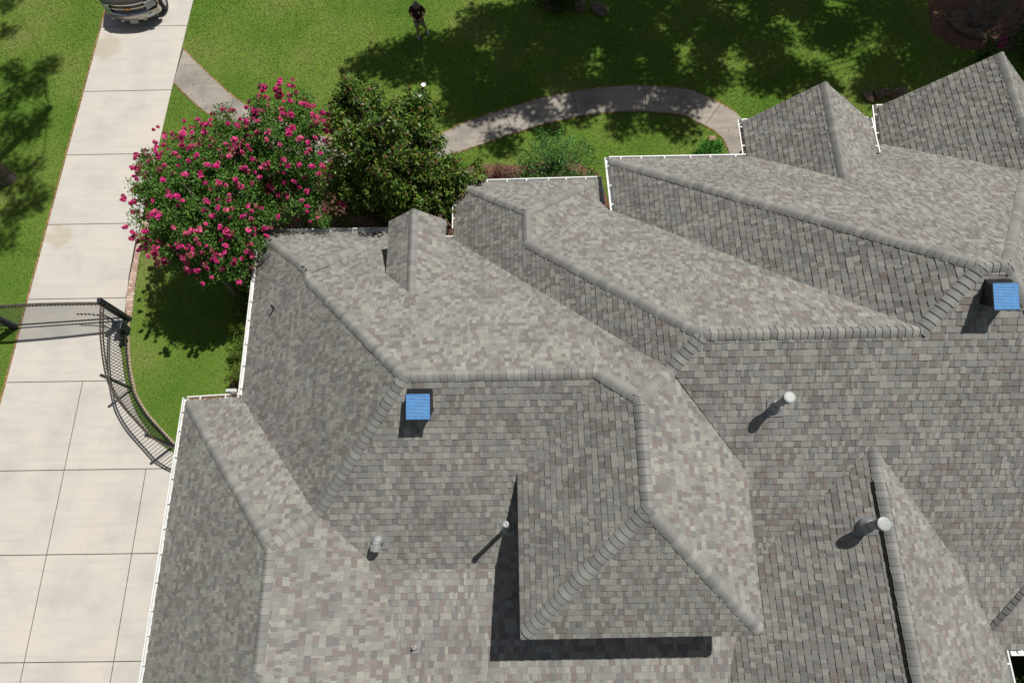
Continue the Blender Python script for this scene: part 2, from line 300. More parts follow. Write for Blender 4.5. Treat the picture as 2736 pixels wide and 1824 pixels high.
M['drive'] = concrete('driveway_concrete', (.54, .518, .468), (.585, .54, .475), (.44, .425, .4), [(-15.4, 18.7, .7), (-15.45, 10.75, .5)])
M['path'] = concrete('walkway_concrete', (.33, .305, .265), (.39, .35, .3), (.18, .165, .145))
M['joint'] = mat('joint_filler', (.075, .07, .05), rough=.95, noise=(8, .6, 1.6))
M['mulch'] = mat('mulch', (.13, .07, .042), rough=.95, noise=(16, .35, 1.9), noise2=(2, .7, 1.3), bump=(30, 1., .05))

# ================================================================ THE GROUND
def pip(pts, poly):
    x, y = pts[:, 0], pts[:, 1]; ins = np.zeros(len(pts), bool); n = len(poly)
    for i in range(n):
        x1, y1 = poly[i]; x2, y2 = poly[(i + 1) % n]
        if y1 == y2: continue
        c = ((y1 > y) != (y2 > y)) & (x < (x2 - x1) * (y - y1) / (y2 - y1) + x1); ins ^= c
    return ins
def clip_half(P, a, b, c):            # keep a*x+b*y<=c
    out = []; n = len(P)
    for i in range(n):
        p, q = P[i], P[(i + 1) % n]; dp = a * p[0] + b * p[1] - c; dq = a * q[0] + b * q[1] - c
        if dp <= 0: out.append(p)
        if (dp < 0 < dq) or (dq < 0 < dp):
            t = dp / (dp - dq); out.append((p[0] + t * (q[0] - p[0]), p[1] + t * (q[1] - p[1])))
    return out
def clip_rect(P, x0, x1, y0, y1):
    for h in ((-1, 0, -x0), (1, 0, x1), (0, -1, -y0), (0, 1, y1)):
        P = clip_half(P, *h)
        if len(P) < 3: return []
    return P
def spline(pts, k=4):
    out = []; n = len(pts)
    for i in range(n - 1):
        p0, p1, p2, p3 = pts[max(i - 1, 0)], pts[i], pts[i + 1], pts[min(i + 2, n - 1)]
        for j in range(k):
            t = j / k
            out.append(tuple(.5 * (2 * b + (c - a) * t + (2 * a - 5 * b + 4 * c - d) * t * t + (-a + 3 * b - 3 * c + d) * t ** 3) for a, b, c, d in zip(p0, p1, p2, p3)))
    out.append(tuple(pts[-1])); return out

mb = MB()
mb.poly([(-500, -500, 0), (500, -500, 0), (500, 500, 0), (-500, 500, 0)])
tag(mb.build('lawn', M['lawn']), kind='structure')

DRIVE = [(-15.6, 60), (DL[0][0], DL[0][1]), DL[1], DL[2], (-16.1, -14), (-8.4, -14), (-8.4, 3.0)] + spline(DRIVE_IN, 3)[::-1] + [DR[2], DR[1], DR[0], (-12.1, 60)]
mb = MB(); mb.prism(DRIVE, -.05, .012)
tag(mb.build('driveway_joints', M['joint']), kind='structure')
ys = [60, 54, 51, 48, 45, 42, 39.6, 36.8, 34, 31.1, 28.3, 25.4, 22.6] + JY + [-5.2, -8.1, -11]
mb = MB()
for i in range(len(ys)):
    y1 = ys[i]; y0 = ys[i + 1] if i + 1 < len(ys) else -14
    xs = [-30, 0] if y1 > 5.7 else ([-30, NS[0], 0] if y1 > 3.5 else [-30, NS[0], NS[1], 0])
    for a, b in zip(xs[:-1], xs[1:]):
        P2 = clip_rect(DRIVE, a + .013, b - .013, y0 + .013, y1 - .013)
        if len(P2) >= 3: mb.prism(P2, -.02, .03)
tag(mb.build('driveway', M['drive']), kind='structure')

mb = MB(); BR = [tuple(p) for p in BRICK]
bc = [(.42, .3, .24), (.5, .37, .3), (.44, .34, .28), (.55, .43, .36), (.38, .25, .2)]
for r in range(40):
    y = 7.6 + r * .105
    for k in range(-1, 5):
        x = -12.95 + k * .2 + (.1 if r % 2 else 0)
        P2 = clip_rect(BR, x + .004, x + .194, y + .004, y + .1)
        if len(P2) >= 3: mb.prism(P2, -.01, .03, random.choice(bc))
tag(mb.build('brick_border', M['brick']), kind='structure')

U, Lw = spline(PATH_U), spline(PATH_L)
NU, NL = len(U), len(Lw)
segs = [(0, 12, 0, 12), (12, 34, 12, 34), (34, 52, 34, 48), (52, 60, 48, 56), (60, 68, 56, 64), (68, 80, 64, 74), (80, NU - 1, 74, NL - 1)]
PATH = [(-12.7, 18.9)] + U + [(8.4, 14.6), (8.2, 13.2), (7.55, 13.0)] + Lw[::-1] + [(-12.75, 16.9)]
mb = MB(); mbj = MB()
for n_, (a, b, c, d) in enumerate(segs):
    up, lo = U[a:b + 1], Lw[c:d + 1]
    if n_ == 0: up = [(-12.42, 18.62)] + up; lo = [(-12.56, 17.02)] + lo
    if n_ == len(segs) - 1: up = up + [(8.4, 14.6), (8.2, 13.2)]; lo = lo + [(7.55, 13.0)]
    def sh(P):
        P = [Vector(p) for p in P]; e = .011
        P[0] = P[0] + (P[1] - P[0]).normalized() * e; P[-1] = P[-1] + (P[-2] - P[-1]).normalized() * e
        return [tuple(p) for p in P]
    mb.prism(sh(up) + sh(lo)[::-1], -.02, .026)
mbj.prism(PATH, -.05, .008)
tag(mbj.build('walkway_joints', M['joint']), kind='structure')
tag(mb.build('walkway', M['path']), kind='structure')

BED_N = [(-9.25, 9.7), (-8.9, 11.2), (-8.2, 12.3), (-6.8, 12.9), (-4.4, 12.75), (-2.6, 12.95), (-1.2, 13.3), (.4, 13.25), (1.8, 13.5), (2.9, 12.9), (3.3, 11.3), (3.2, 8), (-7, 8), (-7, 4.2), (-8.9, 3.9), (-9.45, 4.25), (-9.35, 4.6), (-9.05, 5.07), (-8.85, 6.3), (-8.85, 7.8), (-9.1, 8.5)]
BED_O = [(15.7, 18.6), (16.6, 17.9), (18, 17.7), (20, 18), (21.5, 20), (21, 22.5), (17.8, 22), (16, 20.8)]
mb = MB()
for B_ in (BED_N, BED_O): mb.poly([(x, y, .006) for x, y in (B_ if area2(B_) > 0 else B_[::-1])])
tag(mb.build('mulch_bed', M['mulch']), kind='structure')

def edge_strip(ln, w0, w1):
    V_ = [Vector(p[:2]) for p in ln]; L1, L2 = [], []
    for i, p in enumerate(V_):
        d = (V_[min(i + 1, len(V_) - 1)] - V_[max(i - 1, 0)]).normalized(); nn = Vector((-d.y, d.x)); L1.append(p + nn * w0); L2.append(p + nn * w1)
    return [tuple(p) for p in L1] + [tuple(p) for p in L2[::-1]]
EDGES = [edge_strip([DL[2], DL[1], DL[0], (-15.6, 60)], -.02, .085), edge_strip(U, -.02, .06), edge_strip(Lw, -.045, .02), edge_strip([(-16.1, -10), DL[2]], -.02, .085)]
mb = MB()
for E_ in EDGES:
    h_ = len(E_) // 2
    for i in range(h_ - 1): q_ = [E_[i], E_[i + 1], E_[-2 - i], E_[-1 - i]]; q_ = q_ if area2(q_) > 0 else q_[::-1]; mb.poly([(x, y, .016) for x, y in q_])
M['soil'] = mat('bare_soil', (.3, .17, .085), rough=.95, noise=(7, .4, 1.5))
tag(mb.build('soil_edge', M['soil']), kind='structure')

# grass blades over the lawn that can be seen: nobody could count them
HOUSE = [(-8.4, -6), (-8.4, 3.9), (-7, 3.9), (-7, 8.9), (-1.5, 8.9), (-1.5, 10.4), (3, 10.9), (7, 12.3), (10, 12.3), (12, 13), (20, 13), (20, -6)]
def grass(n, x0, x1, y0, y1, s=1.):
    p = np.stack([RNG.uniform(x0, x1, n), RNG.uniform(y0, y1, n)], 1)
    bad = pip(p, DRIVE) | pip(p, PATH) | pip(p, BED_N) | pip(p, HOUSE) | pip(p, BR) | pip(p, BED_O)
    return p[~bad]
pts = np.concatenate([grass(330000, -21, 20, 10, 23.2), grass(42000, -19, -7, 3.2, 10.5), grass(60000, -26, 26, 23.2, 28), grass(25000, -26, -19, 2, 23.2)])
# taller fringe along the paving edges
fr = []
for ln in (U, Lw[::-1], DRIVE_IN and spline(DRIVE_IN, 3)[::-1], [DL[0], DL[1], DL[2]][::-1]):
    for a, b in zip(ln[:-1], ln[1:]):
        a, b = Vector(a[:2]), Vector(b[:2]); L_ = (b - a).length; nrm = Vector((-(b - a).y, (b - a).x)).normalized()
        for _ in range(int(L_ * 90)): q = a.lerp(b, random.random()) + nrm * random.uniform(.0, .06); fr.append((q.x, q.y))
pts = np.concatenate([pts, np.array(fr)])
n = len(pts); a = RNG.uniform(0, 2 * np.pi, n); h = RNG.uniform(.022, .055, n); wd = RNG.uniform(.008, .017, n)
lean = RNG.uniform(.015, .06, n); la = RNG.uniform(0, 2 * np.pi, n)
V3 = np.zeros((n, 3, 3)); V3[:, 0, :2] = pts + np.stack([np.cos(a), np.sin(a)], 1) * wd[:, None]; V3[:, 1, :2] = pts - np.stack([np.cos(a), np.sin(a)], 1) * wd[:, None]
V3[:, 2, :2] = pts + np.stack([np.cos(la), np.sin(la)], 1) * lean[:, None]; V3[:, 2, 2] = h; V3[:, :2, 2] = .002
pat = .5 + .5 * np.sin(pts[:, 0] * .9 + 1.3 * np.sin(pts[:, 1] * .6)) * np.sin(pts[:, 1] * .75 + 2 * np.sin(pts[:, 0] * .35))
pat = np.clip(pat + RNG.normal(0, .18, n), 0, 1)[:, None]
g1, g2, g3 = np.array((.1, .235, .024)), np.array((.195, .305, .05)), np.array((.33, .3, .15))
c = g1 * (1 - pat) + g2 * pat; dry = RNG.random(n) < .07 + .06 * pat[:, 0]; c[dry] = g3; c *= RNG.uniform(.78, 1.28, n)[:, None]
tag(fastmesh('grass', V3, 3, M['leaf'], cols=c), kind='stuff')

# ================================================================ THE HOUSE
house = empty('house', (0, 3, 0), 'large house with grey-brown shingle hip roofs, gables, white gutters and two solar attic fans', 'house')
DIRV = {'N': (0, 1), 'S': (0, -1), 'W': (-1, 0), 'E': (1, 0)}
def isec(*pl):
    A, B = [], []
    for p in pl:
        if isinstance(p, (int, float)): A.append([0, 0, 1]); B.append(p)
        elif isinstance(p, tuple): A.append([1, 0, 0] if p[0] == 'x' else [0, 1, 0]); B.append(p[1])
        else: D = DIRV[p[0]]; c, q = PL[p]; A.append([q * D[0], q * D[1], 1]); B.append(c)
    return tuple(np.linalg.solve(np.array(A, float), np.array(B, float)))
def onp(pl, x, y):
    D = DIRV[pl[0]]; c, q = PL[pl]; return (x, y, c - q * (D[0] * x + D[1] * y))
P_ = dict(P)
P_['W_sw'] = (P_['F_nw'][0], P_['W_s'][1] - 3.7, P_['F_nw'][2]); P_['W_se'] = (-1.9, -5.5, 3.2)
P_['T_s'] = isec('NA', 'WA', ('y', 7.08))
PL['S3'] = (4.2602, .45)
P_['J'] = isec('NA', 'WE', 'EE')
P_['n_r2'] = onp('NA', -2.3, 8.95); P_['n_r3'] = onp('NA', -1.79, 8.92)
P_['nj'] = onp('NA', -3.0, 8.95)
P_['n1'] = onp('NA', -3.3, 9.36); P_['n0'] = onp('NT', -4.0, 9.5)
PAL = [(.272, .269, .242), (.25, .248, .227), (.22, .218, .204), (.206, .204, .193), (.189, .167, .155), (.176, .159, .15), (.165, .165, .161), (.231, .22, .2)]
WTS = [.15, .15, .19, .14, .15, .06, .08, .08]
EXPO = .143
def shingles(key, poly, label=None):
    D = DIRV[key[0]]; cc, q = PL[key]; th = math.atan(q); sn, cs = math.sin(th), math.cos(th)
    ns = key[0] in 'NS'
    Uv = Vector((1, 0, 0)) if ns else Vector((0, 1, 0))
    Vv = Vector((-D[0] * cs, -D[1] * cs, sn)); N_ = Vector((D[0] * sn, D[1] * sn, cs))
    def to2(p): return ((p[0] if ns else p[1]), (cc - q * (D[0] * p[0] + D[1] * p[1])) / sn)
    def to3(u, v, h):
        z = v * sn; t = (cc - z) / q      # D.xy = t
        p = Vector((u, D[1] * t, z)) if ns else Vector((D[0] * t, u, z))
        return p + N_ * h
    P2 = [to2(p) for p in poly]
    vmin, vmax = min(p[1] for p in P2), max(p[1] for p in P2)
    if area2(P2) < 0: P2 = P2[::-1]
    flip = (Uv.cross(Vv)).dot(N_) < 0
    mb = MB(); rs = random.Random(hash(key) % 999 if False else sum(map(ord, key)) * 7)
    deck = [to3(u, v, -.004) for u, v in P2]; deck2 = [p - Vector((0, 0, .06)) for p in deck]
    if flip: deck, deck2 = deck[::-1], deck2[::-1]
    mb.poly(deck, (.03, .028, .026)); mb.poly(deck2[::-1], (.3, .27, .22))
    for i in range(len(deck)):
        j = (i + 1) % len(deck); mb.poly([deck2[i], deck2[j], deck[j], deck[i]], (.3, .28, .25))
    k0 = int(math.floor(vmin / EXPO)) - 1; k1 = int(math.ceil(vmax / EXPO)) + 1
    base = vmin % EXPO
    for k in range(k0, k1):
        v0 = k * EXPO + base; v1 = v0 + EXPO
        S_ = clip_half(clip_half(P2, 0, -1, -v0), 0, 1, v1) if True else None
        if len(S_) < 3 or abs(area2(S_)) < 1e-4: continue
        u0, u1 = min(p[0] for p in S_), max(p[0] for p in S_)
        u = u0 - rs.uniform(0, .2); sl = 0; dv = rs.uniform(-.004, .004); raised = rs.random() < .5
        while u < u1:
            w_ = rs.choice((.06, .08, .095, .11, .125, .15)) * rs.uniform(.85, 1.15); sl2 = rs.uniform(-.012, .012)
            ua, ub = u + .0008, u + w_ - .0008
            T_ = clip_half(S_, -1, -sl / EXPO, -(ua + sl * (v0 / EXPO)) if False else -(ua + sl * v0 / EXPO)) if False else S_
            # slanted tab sides: u >= ua + sl*(v-v0)/EXPO and u <= ub + sl2*(v-v0)/EXPO
            T_ = clip_half(T_, -1, sl / EXPO, -ua + sl * v0 / EXPO)
            if len(T_) >= 3: T_ = clip_half(T_, 1, -sl2 / EXPO, ub - sl2 * v0 / EXPO)
            raised = not raised if rs.random() < .72 else raised
            if len(T_) >= 3 and abs(area2(T_)) > 2e-5:
                col = rs.choices(PAL, WTS)[0]; f_ = rs.uniform(.93, 1.07) * 1.05; col = tuple(x * f_ for x in col)
                hb = .017 if raised else .009; ht = .005 if raised else .0005
                top = [to3(a, b, hb + (ht - hb) * (b - v0) / EXPO) for a, b in T_]
                if flip: top = top[::-1]
                mb.poly(top, col)
                bt = [p for p in T_ if abs(p[1] - v0) < 1e-6]
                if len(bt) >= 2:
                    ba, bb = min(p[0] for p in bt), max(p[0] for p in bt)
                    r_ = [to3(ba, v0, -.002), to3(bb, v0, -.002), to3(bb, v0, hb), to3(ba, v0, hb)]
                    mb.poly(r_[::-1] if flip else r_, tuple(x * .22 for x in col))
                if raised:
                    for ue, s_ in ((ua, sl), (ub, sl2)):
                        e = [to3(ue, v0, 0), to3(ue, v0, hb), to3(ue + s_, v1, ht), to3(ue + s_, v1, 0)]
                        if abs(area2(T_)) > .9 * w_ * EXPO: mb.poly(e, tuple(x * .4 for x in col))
            u = u + w_; sl = sl2
    o = mb.build('roof_slope', M['shingle'], house)
    if label: o['label'] = label
    return o
g = lambda *n: [P_[k] for k in n]
P_['EFc'] = isec('EF', 'S2', ('y', -6.)); P_['crE'] = isec('S1', 'S2', ('x', 10.)); 
P_['crR2'] = isec('S1', 'S2', 'EC')
shingles('NT', g('T_nw', 'T_ap', 'T_ne', 'n1') + [onp('NT', -3.3, 9.42), onp('NT', -7.62, 9.5)][:1])
shingles('ET', g('T_ap', 'T_s', 'T_ne'))
shingles('NA', g('T_s', 'A_w', 'A_e', 'J', 'P', 'B_v', 'n_r3', 'n_r2', 'nj', 'n1', 'T_ne'), 'north slope of the main roof')
shingles('WA', g('T_nw', 'T_ap', 'T_s', 'A_w', 'K', 'WA_b'))
shingles('NF', g('WA_b', 'K', 'F_j', 'F_nw'))
shingles('WF', g('F_nw', 'F_j', 'W_s', 'W_sw'))
shingles('EF', g('K', 'F_j', 'W_s', 'W_se', 'EFc', 'V1'))
shingles('S1', g('K', 'A_w', 'A_e', 'E_wv', 'E_ev', 'P', 'Bw', 'Be', 'C_w', 'C_e', 'crR2', 'crGe', 'G_ap', 'crG', 'V1'), 'long south slope below the ridges')
shingles('S2', g('V1', 'crG', 'WGS2', 'EFc'), 'shallow lower slope')
P_['egl'] = isec('EG', 'S3', ('y', -1.9))
shingles('S3', g('crGe', 'crR2') + [onp('S3', P_['crR2'][0], -1.9), P_['egl']])
P_['eg0'] = P_['egl']; P_['eg1'] = (P_['egl'][0], -6, P_['egl'][2])
shingles('WG', g('G_ap', 'crG', 'WGS2') + [isec('WG', 'EG', ('y', -6.))])
shingles('EG', g('G_ap', 'crGe', 'egl', 'eg1') + [isec('WG', 'EG', ('y', -6.))])
shingles('NBt', g('B_nw', 'B_ap', 'B_ne'))
shingles('EBt', g('B_ap', 'B_s', 'b_e', 'B_ne'))
shingles('WB', g('B_nw', 'B_v', 'P', 'Bw', 'B_s', 'B_ap'))
shingles('NB', g('B_s', 'Bw', 'Be', 'C_w2', 'c1', 'b_e'))
shingles('WC', g('C_nw', 'C_w2', 'Be', 'C_w'))
P_['C_ne'] = isec('NC', 'EC', P_['C_nw'][2])
shingles('NC', g('C_nw', 'C_w', 'C_e', 'C_ne') + [(14, P_['C_ne'][1], P_['C_ne'][2]), onp('NC', 14, 11.98), onp('NC', P_['g1_e'][0] + .02, 11.98), onp('NC', P_['g1_e'][0] + .02, P_['C_nw'][1])], 'north slope of the highest roof')
shingles('EC', g('C_e', 'C_ne', ) + [(P_['C_ne'][0], 0, P_['C_ne'][2]), isec('EC', 'S1', 4.25)])
shingles('EC', [(P_['C_ne'][0], -.02, P_['C_ne'][2]), (P_['C_ne'][0], -8, P_['C_ne'][2]), onp('EC', 13.95, -8), onp('EC', 13.95, -.02)])  # added east wing roof, out of view, there to shade the court
shingles('WE', g('A_e', 'J', 'Es', 'E_sw', 'E_wv'))
shingles('EE', g('J', 'P', 'E_ev', 'E_se', 'Es'))
shingles('SE', g('Es', 'E_sw', 'E_se'))
g1n = P_['g1_p'][1]
shingles('W1', [P_['g1_p'], P_['g1_b'], P_['g1_w'], (P_['g1_w0'][0], P_['g1_p'][1] - .12, P_['g1_w0'][2])], 'west slope of the small front gable')
shingles('E1', [P_['g1_p'], P_['g1_b'], P_['g1_e'], (P_['g1_e'][0], P_['g1_p'][1] - .12, P_['g1_e'][2])])
g2r = isec('W2', 'NC', P_['g2_p'][2])
PL['E2'] = (PL['W2'][0] + 2 * PL['W2'][1] * P_['g2_p'][0], PL['W2'][1])
shingles('W2', [P_['g2_p'], g2r, P_['g2_w'], (P_['g2_w0'][0], P_['g2_p'][1] - .2, P_['g2_w0'][2])], 'west slope of the right-hand front gable')
shingles('E2', [P_['g2_p'], g2r, isec('E2', 'NC', P_['g2_w'][2]), onp('E2', 2 * P_['g2_p'][0] - P_['g2_w0'][0], P_['g2_p'][1] - .2)])
shingles('WD', [P_['d_p'], P_['d_b'], P_['d_w'], P_['d_w0']], 'west slope of the dormer')
shingles('ED', [P_['d_p'], P_['d_b'], P_['d_e'], P_['d_e0']])

# hip and ridge caps
CAPS = [(.222, .222, .21), (.243, .243, .23), (.195, .195, .186), (.27, .269, .253), (.212, .208, .198), (.232, .231, .219)]
def caps(a, b, ka, kb, label=None, lift=.012, wid=.163, vent=False, trim=.13):
    a, b = Vector(a), Vector(b); d = (b - a).normalized(); a = a + d * (trim if abs(d.z) > .1 else .02); L_ = (b - a).length
    def side(k):
        D = DIRV[k[0]]; q = PL[k][1]; n = Vector((D[0] * q, D[1] * q, 1)).normalized(); s = d.cross(n).normalized()
        return s, n
    sa, na = side(ka); sb, nb_ = side(kb)
    if sa.dot(sb) > 0 or True:
        DA, DB = Vector((*DIRV[ka[0]], 0)), Vector((*DIRV[kb[0]], 0))
        if sa.z > 0 or (abs(sa.z) < 1e-6): sa = -sa
        if sb.z > 0 or (abs(sb.z) < 1e-6): sb = -sb
        if sa.dot(DA - DB) < 0: sa = -sa if sa.dot(DA) < 0 and sa.z > 0 else sa
    up = (na + nb_).normalized(); mb = MB(); rs = random.Random(int(L_ * 1000)); s = 0.
    while s < L_ - .02:
        ex = .147 * rs.uniform(.97, 1.03); e1 = min(s + ex + .03, L_ + .02); col = rs.choice(CAPS); f_ = rs.uniform(.93, 1.07); col = tuple(x * f_ for x in col)
        w_ = wid * rs.uniform(.95, 1.05); j = rs.uniform(-.004, .004)
        rows = []
        for t, h in ((s, .032), (e1, .012)):
            p = a + d * t + up * (h + lift)
            rows.append([p + sa * w_ - na * .012, p + sa * w_ * .62 + na * .0, p + sa * w_ * .28 - up * .0, p - up * .012, p + sb * w_ * .28 - up * .0, p + sb * w_ * .62, p + sb * w_ - nb_ * .012])
        for i in range(6): mb.poly([rows[0][i], rows[0][i + 1], rows[1][i + 1], rows[1][i]], col)
        low = [r_ - up * .03 for r_ in rows[0]]
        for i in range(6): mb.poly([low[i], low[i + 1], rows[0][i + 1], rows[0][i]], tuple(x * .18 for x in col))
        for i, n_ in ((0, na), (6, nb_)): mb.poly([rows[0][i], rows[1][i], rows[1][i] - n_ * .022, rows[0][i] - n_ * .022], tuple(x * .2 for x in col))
        s += ex
    o = mb.build('ridge_cap', M['cap'], house)
    if label: o['label'] = label
    return o
caps(P_['T_nw'], P_['T_ap'], 'NT', 'WA'); caps(P_['T_ne'], P_['T_ap'], 'NT', 'ET', lift=.035, wid=.19, trim=.02); caps(P_['T_ap'], P_['T_s'], 'WA', 'ET')
caps(P_['T_s'], P_['A_w'], 'WA', 'NA', trim=.03); caps(P_['A_w'], P_['A_e'], 'NA', 'S1', 'level ridge caps above the left solar fan')
caps(P_['K'], P_['A_w'], 'WA', 'S1', trim=0); caps(P_['F_nw'], P_['F_j'], 'NF', 'WF'); caps(P_['F_j'], P_['K'], 'NF', 'EF', trim=0); caps(P_['W_s'], P_['F_j'], 'WF', 'EF')
caps(P_['W_sw'], P_['W_s'], 'WF', 'S1'); caps(P_['W_se'], P_['W_s'], 'EF', 'S1')
caps(P_['A_e'], P_['J'], 'NA', 'WE', trim=0); caps(P_['P'], P_['J'], 'NA', 'EE', trim=0); caps(P_['Es'], P_['J'], 'WE', 'EE')
caps(P_['E_sw'], P_['Es'], 'WE', 'SE'); caps(P_['E_se'], P_['Es'], 'SE', 'EE')
caps(P_['B_nw'], P_['B_ap'], 'NBt', 'WB'); caps(P_['B_ne'], P_['B_ap'], 'NBt', 'EBt'); caps(P_['B_ap'], P_['B_s'], 'WB', 'EBt'); caps(P_['B_s'], P_['Bw'], 'WB', 'NB', trim=-.08)
caps(P_['P'], P_['Bw'], 'WB', 'S1', trim=-.05); caps(P_['Bw'], P_['Be'], 'NB', 'S1'); caps(P_['Be'], P_['C_w'], 'WC', 'S1', trim=-.08)
caps(P_['C_nw'], P_['C_w'], 'WC', 'NC'); caps(P_['C_w'], P_['C_e'], 'NC', 'S1'); caps(P_['C_ne'], P_['C_e'], 'NC', 'EC'); caps(P_['crR2'], P_['C_e'], 'S1', 'EC')
Gs = isec('WG', 'EG', ('y', -6.)); Gm = isec('WG', 'EG', ('y', 1.55))
caps(Gs, Gm, 'WG', 'EG', 'raised ridge caps over the ridge vent', lift=.052); caps(Gm, P_['G_ap'], 'WG', 'EG')
caps((P_['g1_p'][0], P_['g1_p'][1], P_['g1_p'][2]), P_['g1_b'], 'W1', 'E1', wid=.17); caps(P_['g2_p'], g2r, 'W2', 'E2', wid=.17); caps(P_['d_p'], P_['d_b'], 'WD', 'ED', wid=.16)
caps(onp('S3', P['s2hip1'][0], P['s2hip1'][1]), onp('S3', 11.6, 0.0), 'S3', 'S3', lift=.015, trim=0)
mb = MB()       # ridge vent: a black strip under the raised caps
for s_, k in ((-1, 'WG'), (1, 'EG')):
    q = PL[k][1]; a = Vector(Gs); b = Vector(Gm)
    for (x0, x1) in ((.01, .158),):
        A0 = a + Vector((s_ * x0, 0, -x0 * q)); A1 = a + Vector((s_ * x1, 0, -x1 * q)); B0 = b + Vector((s_ * x0, 0, -x0 * q)); B1 = b + Vector((s_ * x1, 0, -x1 * q)); z = Vector((0, 0, .04))
        mb.poly([A0 + z, A1 + z, B1 + z, B0 + z]); mb.poly([A1, A1 + z, B1 + z, B1]); mb.poly([A0 + z, A1 + z, A1, A0]); mb.poly([B0 + z, B1 + z, B1, B0])
mb.build('ridge_vent', M['dark_hole'], house)

# gutters with their hangers
GP = [(0, 0), (0, -.11), (.11, -.11), (.15, -.04), (.15, 0), (.118, 0), (.118, -.014), (.138, -.042), (.102, -.102), (.008, -.102), (.008, 0)]
def gutter(a, b, out, ext0=0, ext1=0, dz=-.03, hang=True, off=-.02, label=None):
    a, b = Vector(a), Vector(b); d = (b - a).normalized(); a = a - d * ext0; b = b + d * ext1
    O = Vector((*out, 0)); z = Vector((0, 0, 1)); L_ = (b - a).length; mb = MB(); n = len(GP)
    for i in range(n):
        p, q = GP[i], GP[(i + 1) % n]
        A = [a + O * (p[0] + off) + z * (p[1] + dz), b + O * (p[0] + off) + z * (p[1] + dz), b + O * (q[0] + off) + z * (q[1] + dz), a + O * (q[0] + off) + z * (q[1] + dz)]
        mb.poly(A)
    for e in (a + d * .002, b - d * .002): mb.poly([e + O * (x + off) + z * (y + dz) for x, y in ((.001, -.001), (.001, -.109), (.11, -.109), (.149, -.04), (.149, -.001))])
    go = mb.build('gutter', M['white'], house)
    if label: go['label'] = label
    k = max(1, int(round(L_ / .62)))
    for i in range(k):
        c = a + d * (L_ * (i + .5) / k + random.uniform(-.06, .06)); hb = MB()
        x = Vector((abs(d.x), abs(d.y), 0))
        hb.bar(c + O * (off + .0) + z * (dz + .004), c + O * (off + .128) + z * (dz + .003), .034, .006)
        hb.build('gutter_hanger', M['white'], go)
    return go
def fascia(a, b, out, drop=.2):
    a, b = Vector(a), Vector(b); O = Vector((*out, 0)); mb = MB(); z = Vector((0, 0, 1))
    a2, b2 = a - O * .055 - z * .06, b - O * .055 - z * .06
    mb.poly([a2 - z * (drop - .06), b2 - z * (drop - .06), b2, a2]); mb.poly([a2 - z * (drop - .06), b2 - z * (drop - .06), b2 - O * .42 - z * (drop - .06), a2 - O * .42 - z * (drop - .06)])
    mb.poly([a2 - O * .02 - z * (drop - .06), b2 - O * .02 - z * (drop - .06), b2 - O * .02, a2 - O * .02])
    mb.build('fascia', M['trim'], house)
def eave(a, b, out, **k): fascia(a, b, out); return gutter(a, b, out, **k)
eave(P_['WA_b'], P_['T_nw'], (-1, 0), ext1=.1)
eave(P_['T_nw'], onp('NT', -3.4, P_['T_nw'][1]), (0, 1))
eave(P_['n_r2'], P_['n_r3'], (0, 1))
eave(P_['F_nw'], (P_['WA_b'][0] - .1, P_['WA_b'][1], P_['WA_b'][2]), (0, 1))
eave(P_['W_sw'], P_['F_nw'], (-1, 0), ext1=.1, label='long white gutter above the driveway')
eave((P_['B_nw'][0], P_['B_v'][1] + .35, P_['B_nw'][2]), P_['B_nw'], (-1, 0), ext1=.1)
eave(P_['B_nw'], P_['B_ne'], (0, 1)); eave(P_['b_e'], P_['B_ne'], (1, 0), ext1=.1)
eave(P_['C_nw'], (P_['g1_w'][0] - .06, P_['C_nw'][1], P_['C_nw'][2]), (0, 1)); eave(P_['C_w2'], P_['C_nw'], (-1, 0), ext1=.1)
gw0 = Vector((P_['g1_w0'][0], P_['g1_p'][1] - .12, P_['g1_w0'][2])); ge0 = Vector((P_['g1_e'][0], P_['g1_p'][1] - .12, P_['g1_e'][2]))
eave(P_['g1_w'], gw0, (-1, 0), ext1=.1); eave(gw0, gw0 + Vector((.42, 0, 0)), (0, 1))
eave(P_['g1_e'], ge0, (1, 0), ext1=.1); eave(ge0 - Vector((.42, 0, 0)), ge0, (0, 1))
hw0 = Vector((P_['g2_w0'][0], P_['g2_p'][1] - .2, P_['g2_w0'][2]))
eave(P_['g2_w'], hw0, (-1, 0), ext1=.1); eave(hw0, hw0 + Vector((.5, 0, 0)), (0, 1))
eave(P_['eg1'], P_['eg0'], (1, 0), label='gutter on the inner court'); eave(Vector(P_['eg0']) + Vector((.16, 0, .02)), (P_['crR2'][0], -1.9, P_['eg0'][2] + .02), (0, -1), label='short white gutter over the court')
